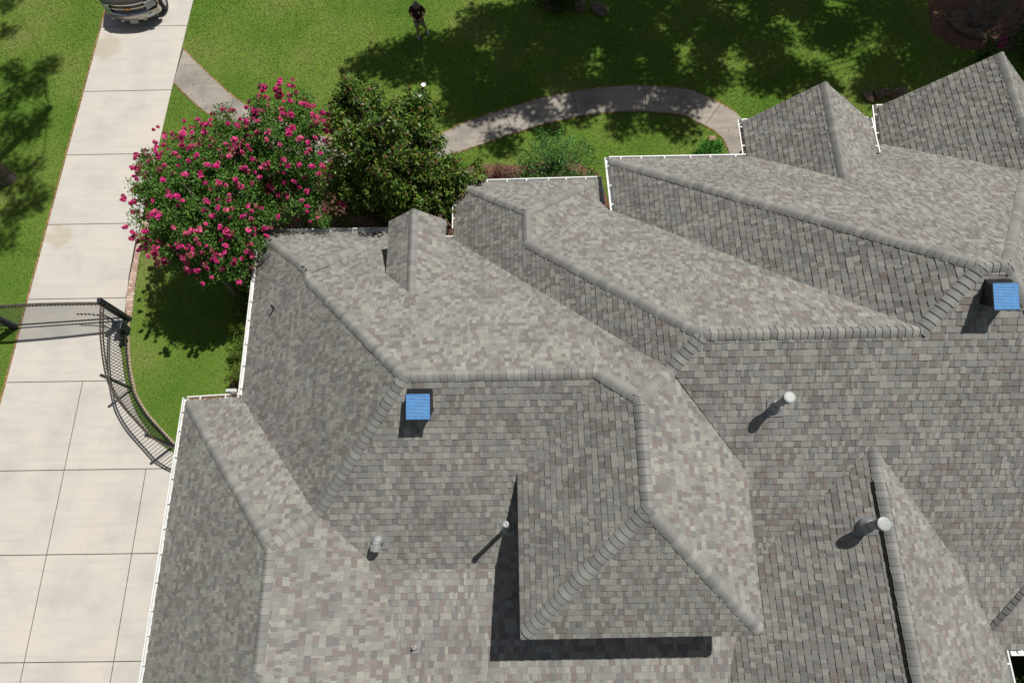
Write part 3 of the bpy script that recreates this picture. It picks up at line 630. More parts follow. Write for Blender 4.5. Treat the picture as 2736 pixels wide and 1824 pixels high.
# walls
wm = MB()
def wbox(x0, x1, y0, y1, z0, z1): wm.box(((x0 + x1) / 2, (y0 + y1) / 2, (z0 + z1) / 2), (x1 - x0, y1 - y0, z1 - z0))
wbox(-8.5, -3, -5, 3.85, 0, 2.4); wbox(-7.1, 15, -1, 8.3, 0, 2.5); wbox(-7.12, -3.5, 8.2, 8.9, 0, 2.2); wbox(-1.3, 1.9, 8.1, 10.1, 0, 2.35); wbox(3.3, 14.9, 8.1, 10.7, 0, 2.6)
wbox(-3, 10.1, -6, .5, 0, 2.9); wbox(14.0, 14.9, -8, 0, 0, 2.7)  # last box: unseen wall added under the east roof that shades the court
wm.build('wall', M['brickwall'], house)
def gable_wall(name, p, xw, xe, zw, y, y2, z0, m):
    mb = MB(); pts = [(xw, z0), (xe, z0), (xe, zw - .12), (p[0], p[2] - .14), (xw, zw - .12)]
    mb.poly([(x, y, z) for x, z in pts][::-1]); mb.poly([(x, y2, z) for x, z in pts])
    for i in range(5):
        a, b = pts[i], pts[(i + 1) % 5]; mb.poly([(a[0], y, a[1]), (b[0], y, b[1]), (b[0], y2, b[1]), (a[0], y2, a[1])])
    return mb.build(name, m, house)
gp = P_['g1_p']; gable_wall('gable_wall', gp, gp[0] - 1.55, gp[0] + 1.55, 3.08, gp[1] - .35, 10.6, 0, M['brickwall'])
gp = P_['g2_p']; gable_wall('gable_wall', gp, gp[0] - 2.3, gp[0] + 2.3, 2.85, gp[1] - .4, 10.6, 0, M['brickwall'])
gp = P_['d_p']; gable_wall('dormer_wall', gp, gp[0] - .62, gp[0] + .62, P_['d_w'][2] + .12, gp[1] - .12, 7.2, 2.4, M['trim'])
mb = MB(); mb.box((2.35, .9, 4.6), (4.2, 3.9, 1.7)); mb.build('upper_wall', M['trim'], house)
mb = MB()
for a, b in ((P_['E_sw'], P_['E_se']), (P_['E_wv'], P_['E_sw']), (P_['E_ev'], P_['E_se'])):
    a, b = Vector(a), Vector(b); mb.bar(a - Vector((0, 0, .1)), b - Vector((0, 0, .1)), .03, .14)
mb.build('fascia', M['trim'], house)
for gp, xw, zw, dy in ((P_['g1_p'], P_['g1_w0'][0], P_['g1_w0'][2], .12), (P_['g2_p'], P_['g2_w0'][0], P_['g2_w0'][2], .2), (P_['d_p'], P_['d_w0'][0], P_['d_w0'][2], 0)):
    mb = MB()
    for s_ in (-1, 1): mb.bar((gp[0], gp[1] - .04, gp[2] - .15), (gp[0] + s_ * (gp[0] - xw - .05), gp[1] - .04 - dy, zw - .13), .03, .13)
    mb.build('rake_board', M['brickwall'] if gp is not P_['d_p'] else M['trim'], house)

# ---------------------------------------------------------------- roof fittings
q1 = PL['S1'][1]; TH1 = math.atan(q1)
def fan(c, label):
    c = Vector(c); R_ = Matrix.Rotation(TH1, 3, 'X'); n_ = R_ @ Vector((0, 0, 1))
    hd = .44; Rp = Matrix.Rotation(TH1 - .36, 3, 'X')      # the panel is tipped up from the slope
    base = c - n_ * hd + R_ @ Vector((0.015, .05, 0)); t = Matrix.Translation
    mb = MB()
    def bx(o, s, col=None): mb.box(base + R_ @ Vector(o), s, col, R_)
    bx((0, .0, .012), (.62, .66, .016)); 
    # tapered hood
    lo = [(-.27, -.27), (.27, -.27), (.27, .27), (-.27, .27)]; hi = [(-.225, -.2), (.225, -.2), (.225, .24), (-.225, .24)]
    A = [base + R_ @ Vector((x, y, .02)) for x, y in lo]; B = [c + Rp @ Vector((x, y * .9 - .02, -.035)) for x, y in hi]
    for i in range(4): j = (i + 1) % 4; mb.poly([A[i], A[j], B[j], B[i]])
    mb.poly(B)
    h = mb.build('solar_attic_fan', M['black_metal'], house, bevel=.006); h['label'] = label
    mb = MB(); mb.box(c + Rp @ Vector((0, 0, -.018)), (.5, .53, .03), None, Rp); mb.build('panel_frame', M['black_metal'], h)
    # the cells: own local frame so the stripes follow the panel
    me = bpy.data.meshes.new('solar_panel'); s = .238; s2 = .252
    me.from_pydata([(-s, -s2, 0), (s, -s2, 0), (s, s2, 0), (-s, s2, 0), (-s, -s2, .006), (s, -s2, .006), (s, s2, .006), (-s, s2, .006)], [], [(4, 5, 6, 7), (0, 3, 2, 1), (0, 1, 5, 4), (1, 2, 6, 5), (2, 3, 7, 6), (3, 0, 4, 7)])
    me.materials.append(M['solar']); o = bpy.data.objects.new('solar_panel', me); COL.objects.link(o); o.parent = h
    o.matrix_local = Matrix.Translation(c) @ Rp.to_4x4()
    mb = MB()
    for k in range(5):
        mb.lathe(base + R_ @ Vector((-.262 if k < 4 else .262, -.16 + .08 * k, .12 + .03 * (k % 3))), [(.008, -.008), (.008, .008)], 8, None, Matrix.Rotation(math.pi / 2, 3, 'Y'))
    mb.build('screw', M['chrome'], h)
ms = bpy.data.materials.new('solar_cells'); ms.use_nodes = True; t = ms.node_tree; N = t.nodes; L = t.links; b = N['Principled BSDF']
tc = N.new('ShaderNodeTexCoord'); sp = N.new('ShaderNodeSeparateXYZ'); L.new(tc.outputs['Object'], sp.inputs[0])
def tri(sock, per, width):
    a = N.new('ShaderNodeMath'); a.operation = 'PINGPONG'; a.inputs[1].default_value = per / 2; L.new(sock, a.inputs[0])
    m_ = N.new('ShaderNodeMapRange'); m_.inputs[1].default_value = width; m_.inputs[2].default_value = width * .35; L.new(a.outputs[0], m_.inputs[0]); return m_.outputs[0]
s1 = tri(sp.outputs[1], .028, .0065); s2 = tri(sp.outputs[0], .028, .003)
nz = N.new('ShaderNodeTexNoise'); nz.inputs['Scale'].default_value = 9; L.new(tc.outputs['Object'], nz.inputs[0])
r = N.new('ShaderNodeValToRGB'); r.color_ramp.elements[0].color = (.012, .11, .38, 1); r.color_ramp.elements[1].color = (.025, .19, .52, 1); r.color_ramp.elements[0].position = .35; r.color_ramp.elements[1].position = .65; L.new(nz.outputs[0], r.inputs[0])
x1 = N.new('ShaderNodeMix'); x1.data_type = 'RGBA'; L.new(s1, x1.inputs[0]); L.new(r.outputs[0], x1.inputs[6]); x1.inputs[7].default_value = (.25, .45, .62, 1)
x2 = N.new('ShaderNodeMix'); x2.data_type = 'RGBA'; sc_ = N.new('ShaderNodeMath'); sc_.operation = 'MULTIPLY'; sc_.inputs[1].default_value = .25; L.new(s2, sc_.inputs[0]); L.new(sc_.outputs[0], x2.inputs[0]); L.new(x1.outputs[2], x2.inputs[6]); x2.inputs[7].default_value = (.45, .6, .75, 1)
L.new(x2.outputs[2], b.inputs['Base Color']); b.inputs['Roughness'].default_value = .2; b.inputs['Coat Weight'].default_value = .3; M['solar'] = ms
fan(V['fan1'], 'solar attic fan below the lower left ridge'); fan(V['fan2'], 'solar attic fan near the right edge beside the highest ridge')

def flashing(p, key, s=.3, m='flash', parent=None, cone=(.14, .085, .1)):
    D = DIRV[key[0]]; th = math.atan(PL[key][1]); n_ = Vector((D[0] * math.sin(th), D[1] * math.sin(th), math.cos(th)))
    ax = Vector((-D[1], D[0], 0)); dn = Vector((D[0] * math.cos(th), D[1] * math.cos(th), -math.sin(th))); R_ = Matrix((ax, -dn, n_)).transposed()
    p = Vector(p); mb = MB(); mb.box(p + n_ * .018 + dn * .03, (s, s * 1.05, .012), None, R_)
    c = p; prof = [(cone[0], .0), (cone[0] * .95, .04), (cone[1], cone[2]), (cone[1], cone[2] + .03)]
    mb.lathe(c - Vector((0, 0, .02)), prof, 20)
    return mb
def stack(p, key, r, h, capr, caph, name='exhaust_vent', label=None):
    fb = flashing(p, key, .36, cone=(r * 1.9, r * 1.15, .16)); p = Vector(p)
    mb = MB(); mb.lathe(p, [(r, -.1), (r, h - caph - .03), (r * 1.2, h - caph - .02), (r * 1.2, h - caph + .02), (r * .95, h - caph + .03), (r * .95, h - .05), (capr * .93, h - .06), (capr, h - .05), (capr, h - .005), (capr * .96, h), (capr * .7, h + .006), (.0001, h + .008)], 28)
    v = mb.build(name, M['grey_pvc'], house, smooth=False)
    fb.build('flashing', M['flash'], v)
    lb = MB(); lb.lathe(p, [(r * 1.32, h - .125), (capr * .9, h - .125), (capr * .9, h - .105), (r * 1.32, h - .105)], 28); lb.build('cap_louvre', M['grey_pvc'], v)
    if label: v['label'] = label
stack(V['vent_a'], 'S1', .075, .78, .118, .2, label='capped exhaust stack on the open south slope')
stack(V['vent_b'], 'WG', .09, .66, .135, .2, label='capped exhaust stack beside the ridge vent')
p = Vector(V['vent_c']); fb = flashing(p, 'S1', .3, cone=(.13, .07, .14)); mb = MB()
mb.lathe(p, [(.048, -.1), (.048, 1.36), (.062, 1.37), (.066, 1.42), (.062, 1.44), (.04, 1.443), (.0001, 1.436)], 22)
v = mb.build('vent_pipe', M['grey_pvc'], house); v['label'] = 'tall thin pale pipe beside the raised roof'; fb.build('flashing', M['flash'], v)
p = Vector(V['vent_d']); fb = flashing(p, 'S1', .34, cone=(.13, .1, .16)); mb = MB()
mb.lathe(p, [(.115, -.1), (.115, .16), (.1, .22), (.06, .26), (.0001, .275)], 24)
for k_, (y0_, w0_, z0_) in enumerate(((-.07, .2, .2), (-.15, .24, .15))): mb.tube([p + Vector((-.02 - k_ * .02, y0_ + .05, z0_)), p + Vector((-.035 - k_ * .02, y0_ - .05, z0_ - .05))], [w0_ * .5, w0_ * .52], 8)
v = mb.build('gooseneck_vent', M['grey_pvc'], house, bevel=.012); v['label'] = 'low hooded pale vent'; fb.build('flashing', M['flash'], v)
for key, r, h, k, lab in (('vent_e', .035, .22, 'S2', 'short pipe in the shadow of the raised roof'), ('vent_f', .035, .2, 'S2', 'short pipe on the sunlit shallow slope'), ('vent_g', .035, .24, 'WA', 'short dark pipe on the west slope')):
    p = Vector(V[key]); mb = MB(); mb.lathe(p, [(r, -.06), (r, h), (r * .72, h), (r * .72, h - .12), (.0001, h - .12)], 16)
    v = mb.build('vent_pipe', M['dark_vent'] if key == 'vent_g' else M['trim'], house); v['label'] = lab
    if key != 'vent_g': flashing(p, k, .17, cone=(.075, .045, .08)).build('flashing', M['flash'], v)
# a downspout at the inside corner
mb = MB(); q = P_['WA_b']; mb.box((q[0] - .42, q[1] - .02 + .22, 1.2), (.09, .07, 2.3)); mb.bar((q[0] - .42, q[1] + .2, 2.35), (q[0] - .12, q[1] + .16, 2.5), .08, .07); mb.build('downspout', M['white'], house)

# ================================================================ GATE AND FENCE
gr_, gl_ = Vector((*GATEP[0], 0)), Vector((*GATEP[1], 0))
def post(p, h, s, m='fence', par=None, name='post', capm=True):
    mb = MB(); mb.box(p + Vector((0, 0, h / 2)), (s, s, h)); mb.box(p + Vector((0, 0, h + .012)), (s * 1.15, s * 1.15, .03)); mb.lathe(p + Vector((0, 0, h + .027)), [(s * .3, 0), (s * .22, .03), (.001, .045)], 10)
    return mb.build(name, M[m], par)
gate = empty('driveway_gate', gl_, 'black metal driveway gate with arched double top rail across the pale driveway', 'gate')
d = (gr_ - gl_); Lg = d.length; d.normalize(); ang = math.atan2(d.y, d.x)
def ztop(t): return 1.44 + .26 * math.sin(math.pi * min(1, (1 - t) * .62)) ** 1.0
a0, a1 = .12, Lg - .14
for dz, nm in ((0, 'top_rail'), (-.13, 'top_rail')):
    mb = MB(); pr = None
    for i in range(17):
        t = i / 16; p = gl_ + d * (a0 + (a1 - a0) * t) + Vector((0, 0, ztop(t) + dz))
        if pr is not None: mb.bar(pr, p, .038, .038)
        pr = p
    mb.build(nm, M['rail'], gate)
mb = MB(); mb.bar(gl_ + d * a0 + Vector((0, 0, .16)), gl_ + d * a1 + Vector((0, 0, .16)), .04, .05); mb.build('bottom_rail', M['fence'], gate)
for t in (0, 1):
    mb = MB(); p = gl_ + d * (a0 + (a1 - a0) * t); mb.bar(p + Vector((0, 0, .12)), p + Vector((0, 0, ztop(t))), .045, .045); mb.build('stile', M['fence'], gate)
n_ = 33
for i in range(1, n_):
    t = i / n_; p = gl_ + d * (a0 + (a1 - a0) * t); mb = MB(); mb.bar(p + Vector((0, 0, .13)), p + Vector((0, 0, ztop(t) - .01)), .016, .016); mb.build('picket', M['fence'], gate)
pp_ = empty('gate_post', gr_, 'thick black gate post beside the brick strip with a pale label plate', 'post'); tp = post(gr_ + Vector((.03, 0, 0)), 1.64, .11, 'fence', pp_)
mb = MB(); mb.box(gr_ + Vector((.03, .06, 1.3)), (.05, .012, .14)); mb.build('label_plate', M['thread'], pp_)
mb = MB(); mb.box(gr_ + Vector((-.07, -.06, .78)), (.05, .05, 1.5)); mb.build('hinge_stile', M['fence'], pp_)
mb = MB()
for z in (.45, 1.25): mb.box(gr_ + Vector((-.06, -.03, z)), (.14, .04, .06))
mb.build('hinge', M['black_metal'], pp_)
lp = post(gl_ + Vector((-.03, 0, 0)), 1.72, .16, 'fence', None, 'gate_post'); tag(lp, 'thick black gate post on the grass at the far left', 'post')
op = empty('gate_opener', gr_ + Vector((-.14, -.45, 0)), 'dark box motor with an arm at the foot of the right gate post', 'gate opener')
c = gr_ + Vector((.0, -.42, 0)); mb = MB(); mb.box(c + Vector((0, 0, .3)), (.26, .24, .5)); mb.build('housing', M['bin'], op, bevel=.02)
mb = MB(); mb.box(c + Vector((0, 0, .575)), (.3, .27, .05)); mb.build('lid', M['bin'], op, bevel=.012)
mb = MB(); mb.tube([c + Vector((-.1, .15, .5)), c + Vector((-.5, .34, .55)), c + Vector((-.95, .4, .55))], [.022, .022, .018], 8); mb.bar(c + Vector((-.95, .4, .55)), c + Vector((-1.35, .41, .55)), .03, .03); mb.build('arm', M['fence'], op)
mb = MB(); mb.lathe(c + Vector((.02, -.35, 0)), [(.1, 0), (.1, .25), (.085, .32), (.04, .36), (.001, .37)], 18); o = mb.build('utility_cap', M['black_metal']); tag(o, 'small dark domed post standing just in front of the gate motor box', 'utility cap')

fence = empty('curved_fence', (*FENCE[6], 0), 'curved black picket fence between the gate and the house corner', 'fence')
FL = [Vector((*p, 0)) for p in spline(FENCE, 4)]
FL.append(Vector((-9.9, 3.3, 0))); FL.append(Vector((-8.6, 3.0, 0)))
cum = [0]
for a, b in zip(FL[:-1], FL[1:]): cum.append(cum[-1] + (b - a).length)
def at(s):
    for i in range(len(FL) - 1):
        if s <= cum[i + 1] or i == len(FL) - 2:
            return FL[i].lerp(FL[i + 1], (s - cum[i]) / max(cum[i + 1] - cum[i], 1e-6))
TOT = cum[-1]
for z, m_, w_ in ((1.5, 'rail', .034), (1.36, 'rail', .034), (.17, 'fence', .034)):
    mb = MB(); k = int(TOT / .18)
    for i in range(k): mb.bar(at(TOT * i / k) + Vector((0, 0, z)), at(TOT * (i + 1) / k) + Vector((0, 0, z)), w_, w_)
    mb.build('rail', M[m_], fence)
k = int(TOT / .112)
for i in range(1, k):
    p = at(TOT * i / k); mb = MB(); mb.bar(p + Vector((0, 0, .04)), p + Vector((0, 0, 1.49)), .016, .016); mb.build('picket', M['fence'], fence)
for f in ((-12.02, 5.35), (-10.42, 3.58)): post(Vector((*f, 0)), 1.6, .065, 'fence', fence)
# left part of the fence run beyond the gate
lf = empty('left_fence', (-17.5, 7.4, 0), 'black picket fence on the grass running out of the picture at the left', 'fence')
b0, b1 = gl_ + Vector((-.12, 0, 0)), Vector((-22, 7.2, 0))
for z in (1.62, 1.48, .17):
    mb = MB(); mb.bar(b0 + Vector((0, 0, z)), b1 + Vector((0, 0, z)), .034, .034); mb.build('rail', M['fence'], lf)
for i in range(48):
    p = b0.lerp(b1, (i + .7) / 48); mb = MB(); mb.bar(p + Vector((0, 0, .05)), p + Vector((0, 0, 1.6)), .016, .016); mb.build('picket', M['fence'], lf)
# concrete edging under the curved fence
mb = MB(); FC = [Vector((*p, 0)) for p in spline(FENCE, 4)]
for a, b in zip(FC[:-1], FC[1:]):
    nn = Vector((-(b - a).y, (b - a).x, 0)).normalized() * .042
    mb.prism([tuple((a + nn)[:2]), tuple((b + nn)[:2]), tuple((b - nn)[:2]), tuple((a - nn)[:2])], -.01, .035)
tag(mb.build('concrete_edging', M['curb']), kind='structure')

# ================================================================ PLANTS
def nrand(n): v = RNG.normal(size=(n, 3)); return v / np.linalg.norm(v, axis=1)[:, None]
def leafcloud(name, centres, rad, nper, size, cols, m, parent=None, aspect=2., upbias=.6, flat=1., hexa=False):
    C = np.repeat(np.asarray(centres, float), nper, 0); n = len(C); rad_ = np.repeat(np.broadcast_to(rad, (len(centres),)), nper)
    off = nrand(n) * (RNG.random(n) ** .45 * rad_)[:, None]; off[:, 2] *= flat
    pos = C + off; nr = nrand(n) + np.array((.15, .1, upbias * 1.6)); nr /= np.linalg.norm(nr, axis=1)[:, None]
    out = off / (np.linalg.norm(off, axis=1)[:, None] + 1e-6)
    ax = out + nrand(n) * .7; ax -= nr * (ax * nr).sum(1)[:, None]; ax /= np.linalg.norm(ax, axis=1)[:, None]; sd_ = np.cross(nr, ax)
    s = (size * RNG.uniform(.6, 1.25, n))[:, None]; w_ = s / aspect
    if hexa:
        q = [pos - ax * s * .5, pos - ax * s * .2 + sd_ * w_ * .5, pos + ax * s * .22 + sd_ * w_ * .45, pos + ax * s * .5, pos + ax * s * .22 - sd_ * w_ * .45, pos - ax * s * .2 - sd_ * w_ * .5]; k = 6
        for i in (1, 2, 4, 5): q[i] = q[i] + nr * s * .07
    else:
        q = [pos - ax * s * .5, pos + sd_ * w_ * .5, pos + ax * s * .5, pos - sd_ * w_ * .5]; k = 4
    cols = np.asarray(cols); c = cols[RNG.integers(0, len(cols), n)] * RNG.uniform(.75, 1.25, n)[:, None]
    return fastmesh(name, np.stack(q, 1), k, m, parent, c)
def ellip(n, c, r, shell=.55, zlo=-1., zhi=1.):
    out = []
    while len(out) < n:
        v = RNG.normal(size=3); v /= np.linalg.norm(v); k = (shell + (1 - shell) * RNG.random()) if RNG.random() < .8 else RNG.random() * shell
        v = v * k
        if zlo <= v[2] <= zhi: out.append(np.array(c) + v * np.array(r))
    return np.array(out)
def limbs(name, base, targets, r0, m, parent, forks=None, wob=.15):
    mb = MB(); base = Vector(base)
    forks = forks or [base]
    for t in targets:
        t = Vector(t); f = min(forks, key=lambda q: (q - t).length); mid = f.lerp(t, .5) + Vector((random.uniform(-wob, wob), random.uniform(-wob, wob), random.uniform(0, wob)))
        mb.tube([f, mid, t], [r0 * .5, r0 * .3, r0 * .1], 5)
    return mb.build(name, m, parent)
GREEN = [(.06, .16, .025), (.08, .2, .03), (.045, .115, .018), (.11, .22, .04), (.15, .26, .055)]
PINKS = [(.72, .045, .27), (.64, .04, .24), (.8, .09, .32), (.56, .06, .18), (.7, .13, .26)]
def crepe(base, c, r, ncl, nbl, label, extra=(), parts=50, lobes=()):
    t = empty('crepe_myrtle', base, label, 'tree', 'crepe myrtles beside the driveway')
    base = Vector(base); cl = ellip(ncl, c, r, .5, -.75, 1.); 
    for (ec, er, en) in lobes: cl = np.concatenate([cl, ellip(en, ec, er, .4)])
    if len(extra): cl = np.concatenate([cl, np.array(extra)])
    leafcloud('foliage', cl, .3, 135, .08, GREEN, M['leaf'], t, 1.9, .5, hexa=False)
    mb = MB(); forks = []
    for k in range(6):
        a = 2 * math.pi * k / 6 + .3; e = Vector((c[0] + math.cos(a) * r[0] * .5, c[1] + math.sin(a) * r[1] * .5, c[2] - .2)); b = base + Vector((math.cos(a) * .12, math.sin(a) * .12, 0))
        m1 = b.lerp(e, .45) + Vector((math.cos(a) * .1, math.sin(a) * .1, .1)); mb.tube([b, m1, e], [.075, .055, .03], 8); forks += [m1, e, b.lerp(e, .75)]
    mb.build('trunk', M['pale_bark'], t)
    limbs('branches', base, cl[::2], .045, M['pale_bark'], t, forks, .1)
    # flower heads stand on the outer, upper surface
    bl = []
    while len(bl) < nbl:
        v = RNG.normal(size=3); v /= np.linalg.norm(v)
        if v[2] < -.35: continue
        if v[2] < .2 and RNG.random() < .3: continue
        cc_, rr_ = (c, r) if (not lobes or RNG.random() < .75) else lobes[RNG.integers(len(lobes))][:2]
        bl.append(np.array(cc_) + v * np.array(rr_) * RNG.uniform(.85, 1.2))
    for e in extra: bl.append(np.array(e) + np.array((RNG.uniform(-.25, .25), RNG.uniform(-.25, .25), .2)))
    def head(p):
        n = 46; L_ = .028 + .07 * RNG.random() ** 1.3; up = nrand(1)[0] * .55 + np.array((0, 0, .25))
        tt = RNG.random(n); q = p + up * (tt[:, None] - .4) * L_ * 2.2 + nrand(n) * (L_ * (1.05 - .6 * tt))[:, None] * .75
        nr = nrand(n) + np.array((0, 0, .8)); nr /= np.linalg.norm(nr, axis=1)[:, None]; ax = np.cross(nr, nrand(n)); ax /= np.linalg.norm(ax, axis=1)[:, None]; sd_ = np.cross(nr, ax); s = RNG.uniform(.025, .05, n)[:, None]
        base_c = np.array(PINKS[RNG.integers(len(PINKS))] if RNG.random() < .88 else (.3, .1, .09)); return np.stack([q - ax * s, q + sd_ * s, q + ax * s, q - sd_ * s], 1), base_c * RNG.uniform(.65, 1.3, n)[:, None]
    for p in bl[:parts]:
        V_, C_ = head(p); fastmesh('blossom', V_, 4, M['petal'], t, C_)
    vs, cs = [], []
    for p in bl[parts:]:
        V_, C_ = head(p); vs.append(V_); cs.append(C_)
    tag(fastmesh('blossoms', np.concatenate(vs), 4, M['petal'], t, np.concatenate(cs)), kind='stuff')
crepe((-9.1, 8.6, 0), (-8.95, 9.95, 3.6), (1.65, 1.95, 1.5), 330, 380, 'larger pink-flowering crepe myrtle overhanging the driveway edge', parts=90, lobes=[((-8.0, 9.2, 3.1), (1.0, 1.1, .9), 75), ((-9.2, 8.6, 3.2), (1.2, .7, .9), 50), ((-8.3, 10.8, 3.4), (1.1, .9, .8), 60), ((-8.0, 11.8, 3.9), (1.0, .8, .8), 45), ((-8.5, 8.25, 2.7), (.95, .6, .7), 45)])
crepe((-7.05, 10.75, 0), (-6.45, 11.7, 3.7), (1.2, 1.5, 1.35), 130, 190, 'smaller pink-flowering crepe myrtle between the larger one and the magnolia', [(-5.75, 9.75, 2.75), (-5.6, 9.55, 2.85), (-5.7, 9.9, 2.5), (-7.35, 9.6, 3.0)], parts=80, lobes=[((-7.5, 10.9, 3.0), (1.1, 1.1, 1.0), 75), ((-6.2, 10.5, 2.7), (1.05, .8, 1.0), 60), ((-7.4, 9.9, 2.9), (.8, .6, .7), 40)])

MG = [(.05, .12, .013), (.075, .155, .018), (.032, .075, .01), (.115, .19, .024), (.16, .24, .035)] * 2
mg = empty('magnolia_tree', (-3.5, 11.2, 0), 'dense glossy dark green magnolia with two white flowers near its top', 'tree')
cl = np.concatenate([ellip(45, (-4.35, 12.3, 4.5), (.75, .75, .8), .4), ellip(40, (-2.85, 12.2, 4.2), (.7, .7, .8), .4), ellip(55, (-4.95, 11.0, 2.2), (.85, 1.1, 1.3), .5), ellip(340, (-3.6, 11.25, 3.0), (1.75, 1.6, 2.6), .6, -.9, 1.), ellip(70, (-3.6, 11.0, 2.6), (1.5, 1.4, 2.0), .3), ellip(95, (-1.85, 10.75, 2.5), (1.15, 1.0, 1.2), .5), ellip(30, (-3.0, 10.1, 2.6), (1.4, .5, .9), .5)])
cl = cl[cl[:, 2] > .25]; cl = cl[~((cl[:, 1] < 9.75) & (cl[:, 2] < 2.9))]
leafcloud('foliage', cl,   .26, 78, .12, MG + [(.16, .085, .03)], M['gloss_leaf'], mg, 2.3, .45, hexa=True)
mb = MB(); mb.tube([(-3.5, 11.2, 0), (-3.45, 11.25, 1.5), (-3.5, 11.3, 3.4), (-3.4, 11.4, 5.2)], [.16, .13, .09, .03], 10); mb.build('trunk', M['bark'], mg)
limbs('branches', (0, 0, 0), cl[::4], .022, M['bark'], mg, [Vector((-3.5, 11.3, z)) for z in (1, 2, 3, 4, 4.8)], .2)
for p in ((-2.5, 12.72, 4.7), (-2.62, 12.45, 4.6)):
    mb = MB()
    for k in range(9):
        a = k * 2 * math.pi / 9; c_ = Vector(p); u = Vector((math.cos(a), math.sin(a), .35)); s_ = Vector((-math.sin(a), math.cos(a), 0))
        mb.poly([c_, c_ + u * .045 + s_ * .026, c_ + u * .085, c_ + u * .045 - s_ * .026])
    mb.build('flower', M['thread'], mg)

def shrub(name, c, r, n, nper, size, cols, label, cat='shrub', group=None, m='leaf', rad=.16, twigs=True, aspect=2., zoff=.0):
    t = empty(name, (c[0], c[1], 0), label, cat, group)
    cl = ellip(n, (c[0], c[1], c[2]), r, .5); cl = cl[cl[:, 2] > .06]
    leafcloud('foliage', cl, rad, nper, size, cols, M[m], t, aspect, .5)
    if twigs: limbs('stems', (c[0], c[1], 0), cl[::2], .035, M['bark'], t, [Vector((c[0], c[1], .02)), Vector((c[0], c[1], c[2] * .6))], .08)
    return t
LG = [(.09, .24, .05), (.07, .18, .04), (.13, .28, .07), (.05, .12, .025)]
shrub('leafy_shrub', (1.4, 12.6, 1.15), (1.35, 1.05, 1.05), 175, 30, .085, LG, 'loose bright green shrub beside the white gutter of the small middle roof', rad=.2)
shrub('leafy_shrub', (.65, 12.15, .8), (.7, .55, .6), 50, 30, .08, LG, 'lower green shrub between the reddish shrub and the loose bright one', rad=.18)
shrub('leafy_shrub', (2.5, 12.0, .7), (.5, .7, .6), 45, 30, .08, [(.12, .2, .04), (.09, .17, .03)], 'yellowish green shrub in the notch between two gutters', rad=.18)
RD = [(.1, .035, .03), (.07, .03, .025), (.13, .055, .04), (.08, .05, .02)]
shrub('reddish_shrub', (-.6, 12.45, .45), (.75, .5, .42), 75, 34, .06, RD, 'dusky reddish-brown shrub right of the magnolia', rad=.15)
shrub('round_shrub', (6.7, 13.4, .4), (.62, .42, .4), 70, 44, .09, [(.07, .24, .03), (.1, .29, .04), (.05, .17, .025)], 'small bright green shrub at the end of the walkway', rad=.15, aspect=3)
YL = [(.13, .2, .03), (.1, .17, .03), (.17, .24, .04), (.07, .13, .02)]
for i, y in enumerate((5.75, 6.4, 7.05, 7.7, 8.3)):
    shrub('hedge_shrub', (-8.62 + random.uniform(-.05, .05), y, .45), (.42, .4, .4), 44, 34, .06, YL, 'small yellow-green shrub in the row below the left white gutter', 'shrub', 'hedge shrubs along the west wall', rad=.13)
for i, (x, y) in enumerate(((-7.9, 9.9), (-6.1, 10.3), (-5.3, 10.6))):
    shrub('ground_fern', (x, y, .25), (.4, .35, .25), 22, 26, .1, LG, 'low green plant in the mulch bed under the flowering trees', 'plant', 'low plants in the mulch bed', rad=.16, aspect=3)
DG = [(.04, .1, .02), (.03, .075, .015), (.06, .12, .025)]
shrub('border_shrub', (1.75, 20.35, .5), (.95, .6, .5), 90, 34, .1, DG, 'dark leafy shrub at the top edge of the shaded lawn', rad=.2, aspect=2.6)
shrub('flowering_bush', (17.2, 17.1, .6), (.5, .6, .55), 50, 34, .09, DG, 'dark bush with magenta flowers behind the right gable peak', rad=.18)
for p in ((17.28, 17.28, 1.0), (17.18, 17.05, 1.05), (17.4, 17.4, .95)):
    V_ = []; pc = np.array(p)
    q = pc + nrand(60) * .09; nr = nrand(60); ax = np.cross(nr, nrand(60)); ax /= np.linalg.norm(ax, axis=1)[:, None]; sdd = np.cross(nr, ax); s_ = .035
    fb_ = bpy.data.objects['flowering_bush']; fastmesh('blossom', np.stack([q - ax * s_, q + sdd * s_, q + ax * s_, q - sdd * s_], 1), 4, M['petal'], fb_, np.tile((.5, .01, .22), (60, 1)) * RNG.uniform(.6, 1.2, 60)[:, None])
shrub('border_shrub', (12.7, -3.4, .6), (.9, 1.4, .6), 70, 30, .12, DG, 'dark green bush added to darken the small court at the bottom right corner', rad=.25)  # bush added so the shaded court grass reads dark
shrub('border_shrub', (19.2, 17.9, .7), (1.2, 1.4, .7), 110, 30, .12, DG, 'dark leafy shrub at the right edge below the oak', rad=.25)
# stones
for i, (x, y) in enumerate(STONE):
    s_ = random.uniform(.2, .42); bm = bmesh.new(); bmesh.ops.create_icosphere(bm, subdivisions=2, radius=s_)
    for v_ in bm.verts:
        k_ = 1 + .25 * math.sin(v_.co.x * 9 + i) * math.cos(v_.co.y * 8 + i * 2); v_.co = Vector((v_.co.x * 1.1 * k_, v_.co.y * .8 * k_, v_.co.z * .4))
    me = bpy.data.meshes.new('border_stone'); bm.to_mesh(me); bm.free(); me.materials.append(M['stone']); o = bpy.data.objects.new('border_stone', me); COL.objects.link(o); o.location = (x, y, .05); o.rotation_euler.z = random.uniform(0, 3)
    lab = 'flat field stone edging the bed around the oak trunk' if i < 4 else ('flat field stone in the shaded border between the two front gables' if i < 9 else 'flat field stone beside the dark shrub at the top edge of the lawn')
    tag(o, lab, 'stone', 'stones around the oak' if i < 4 else ('stones between the gables' if i < 9 else 'stones by the top shrub'))
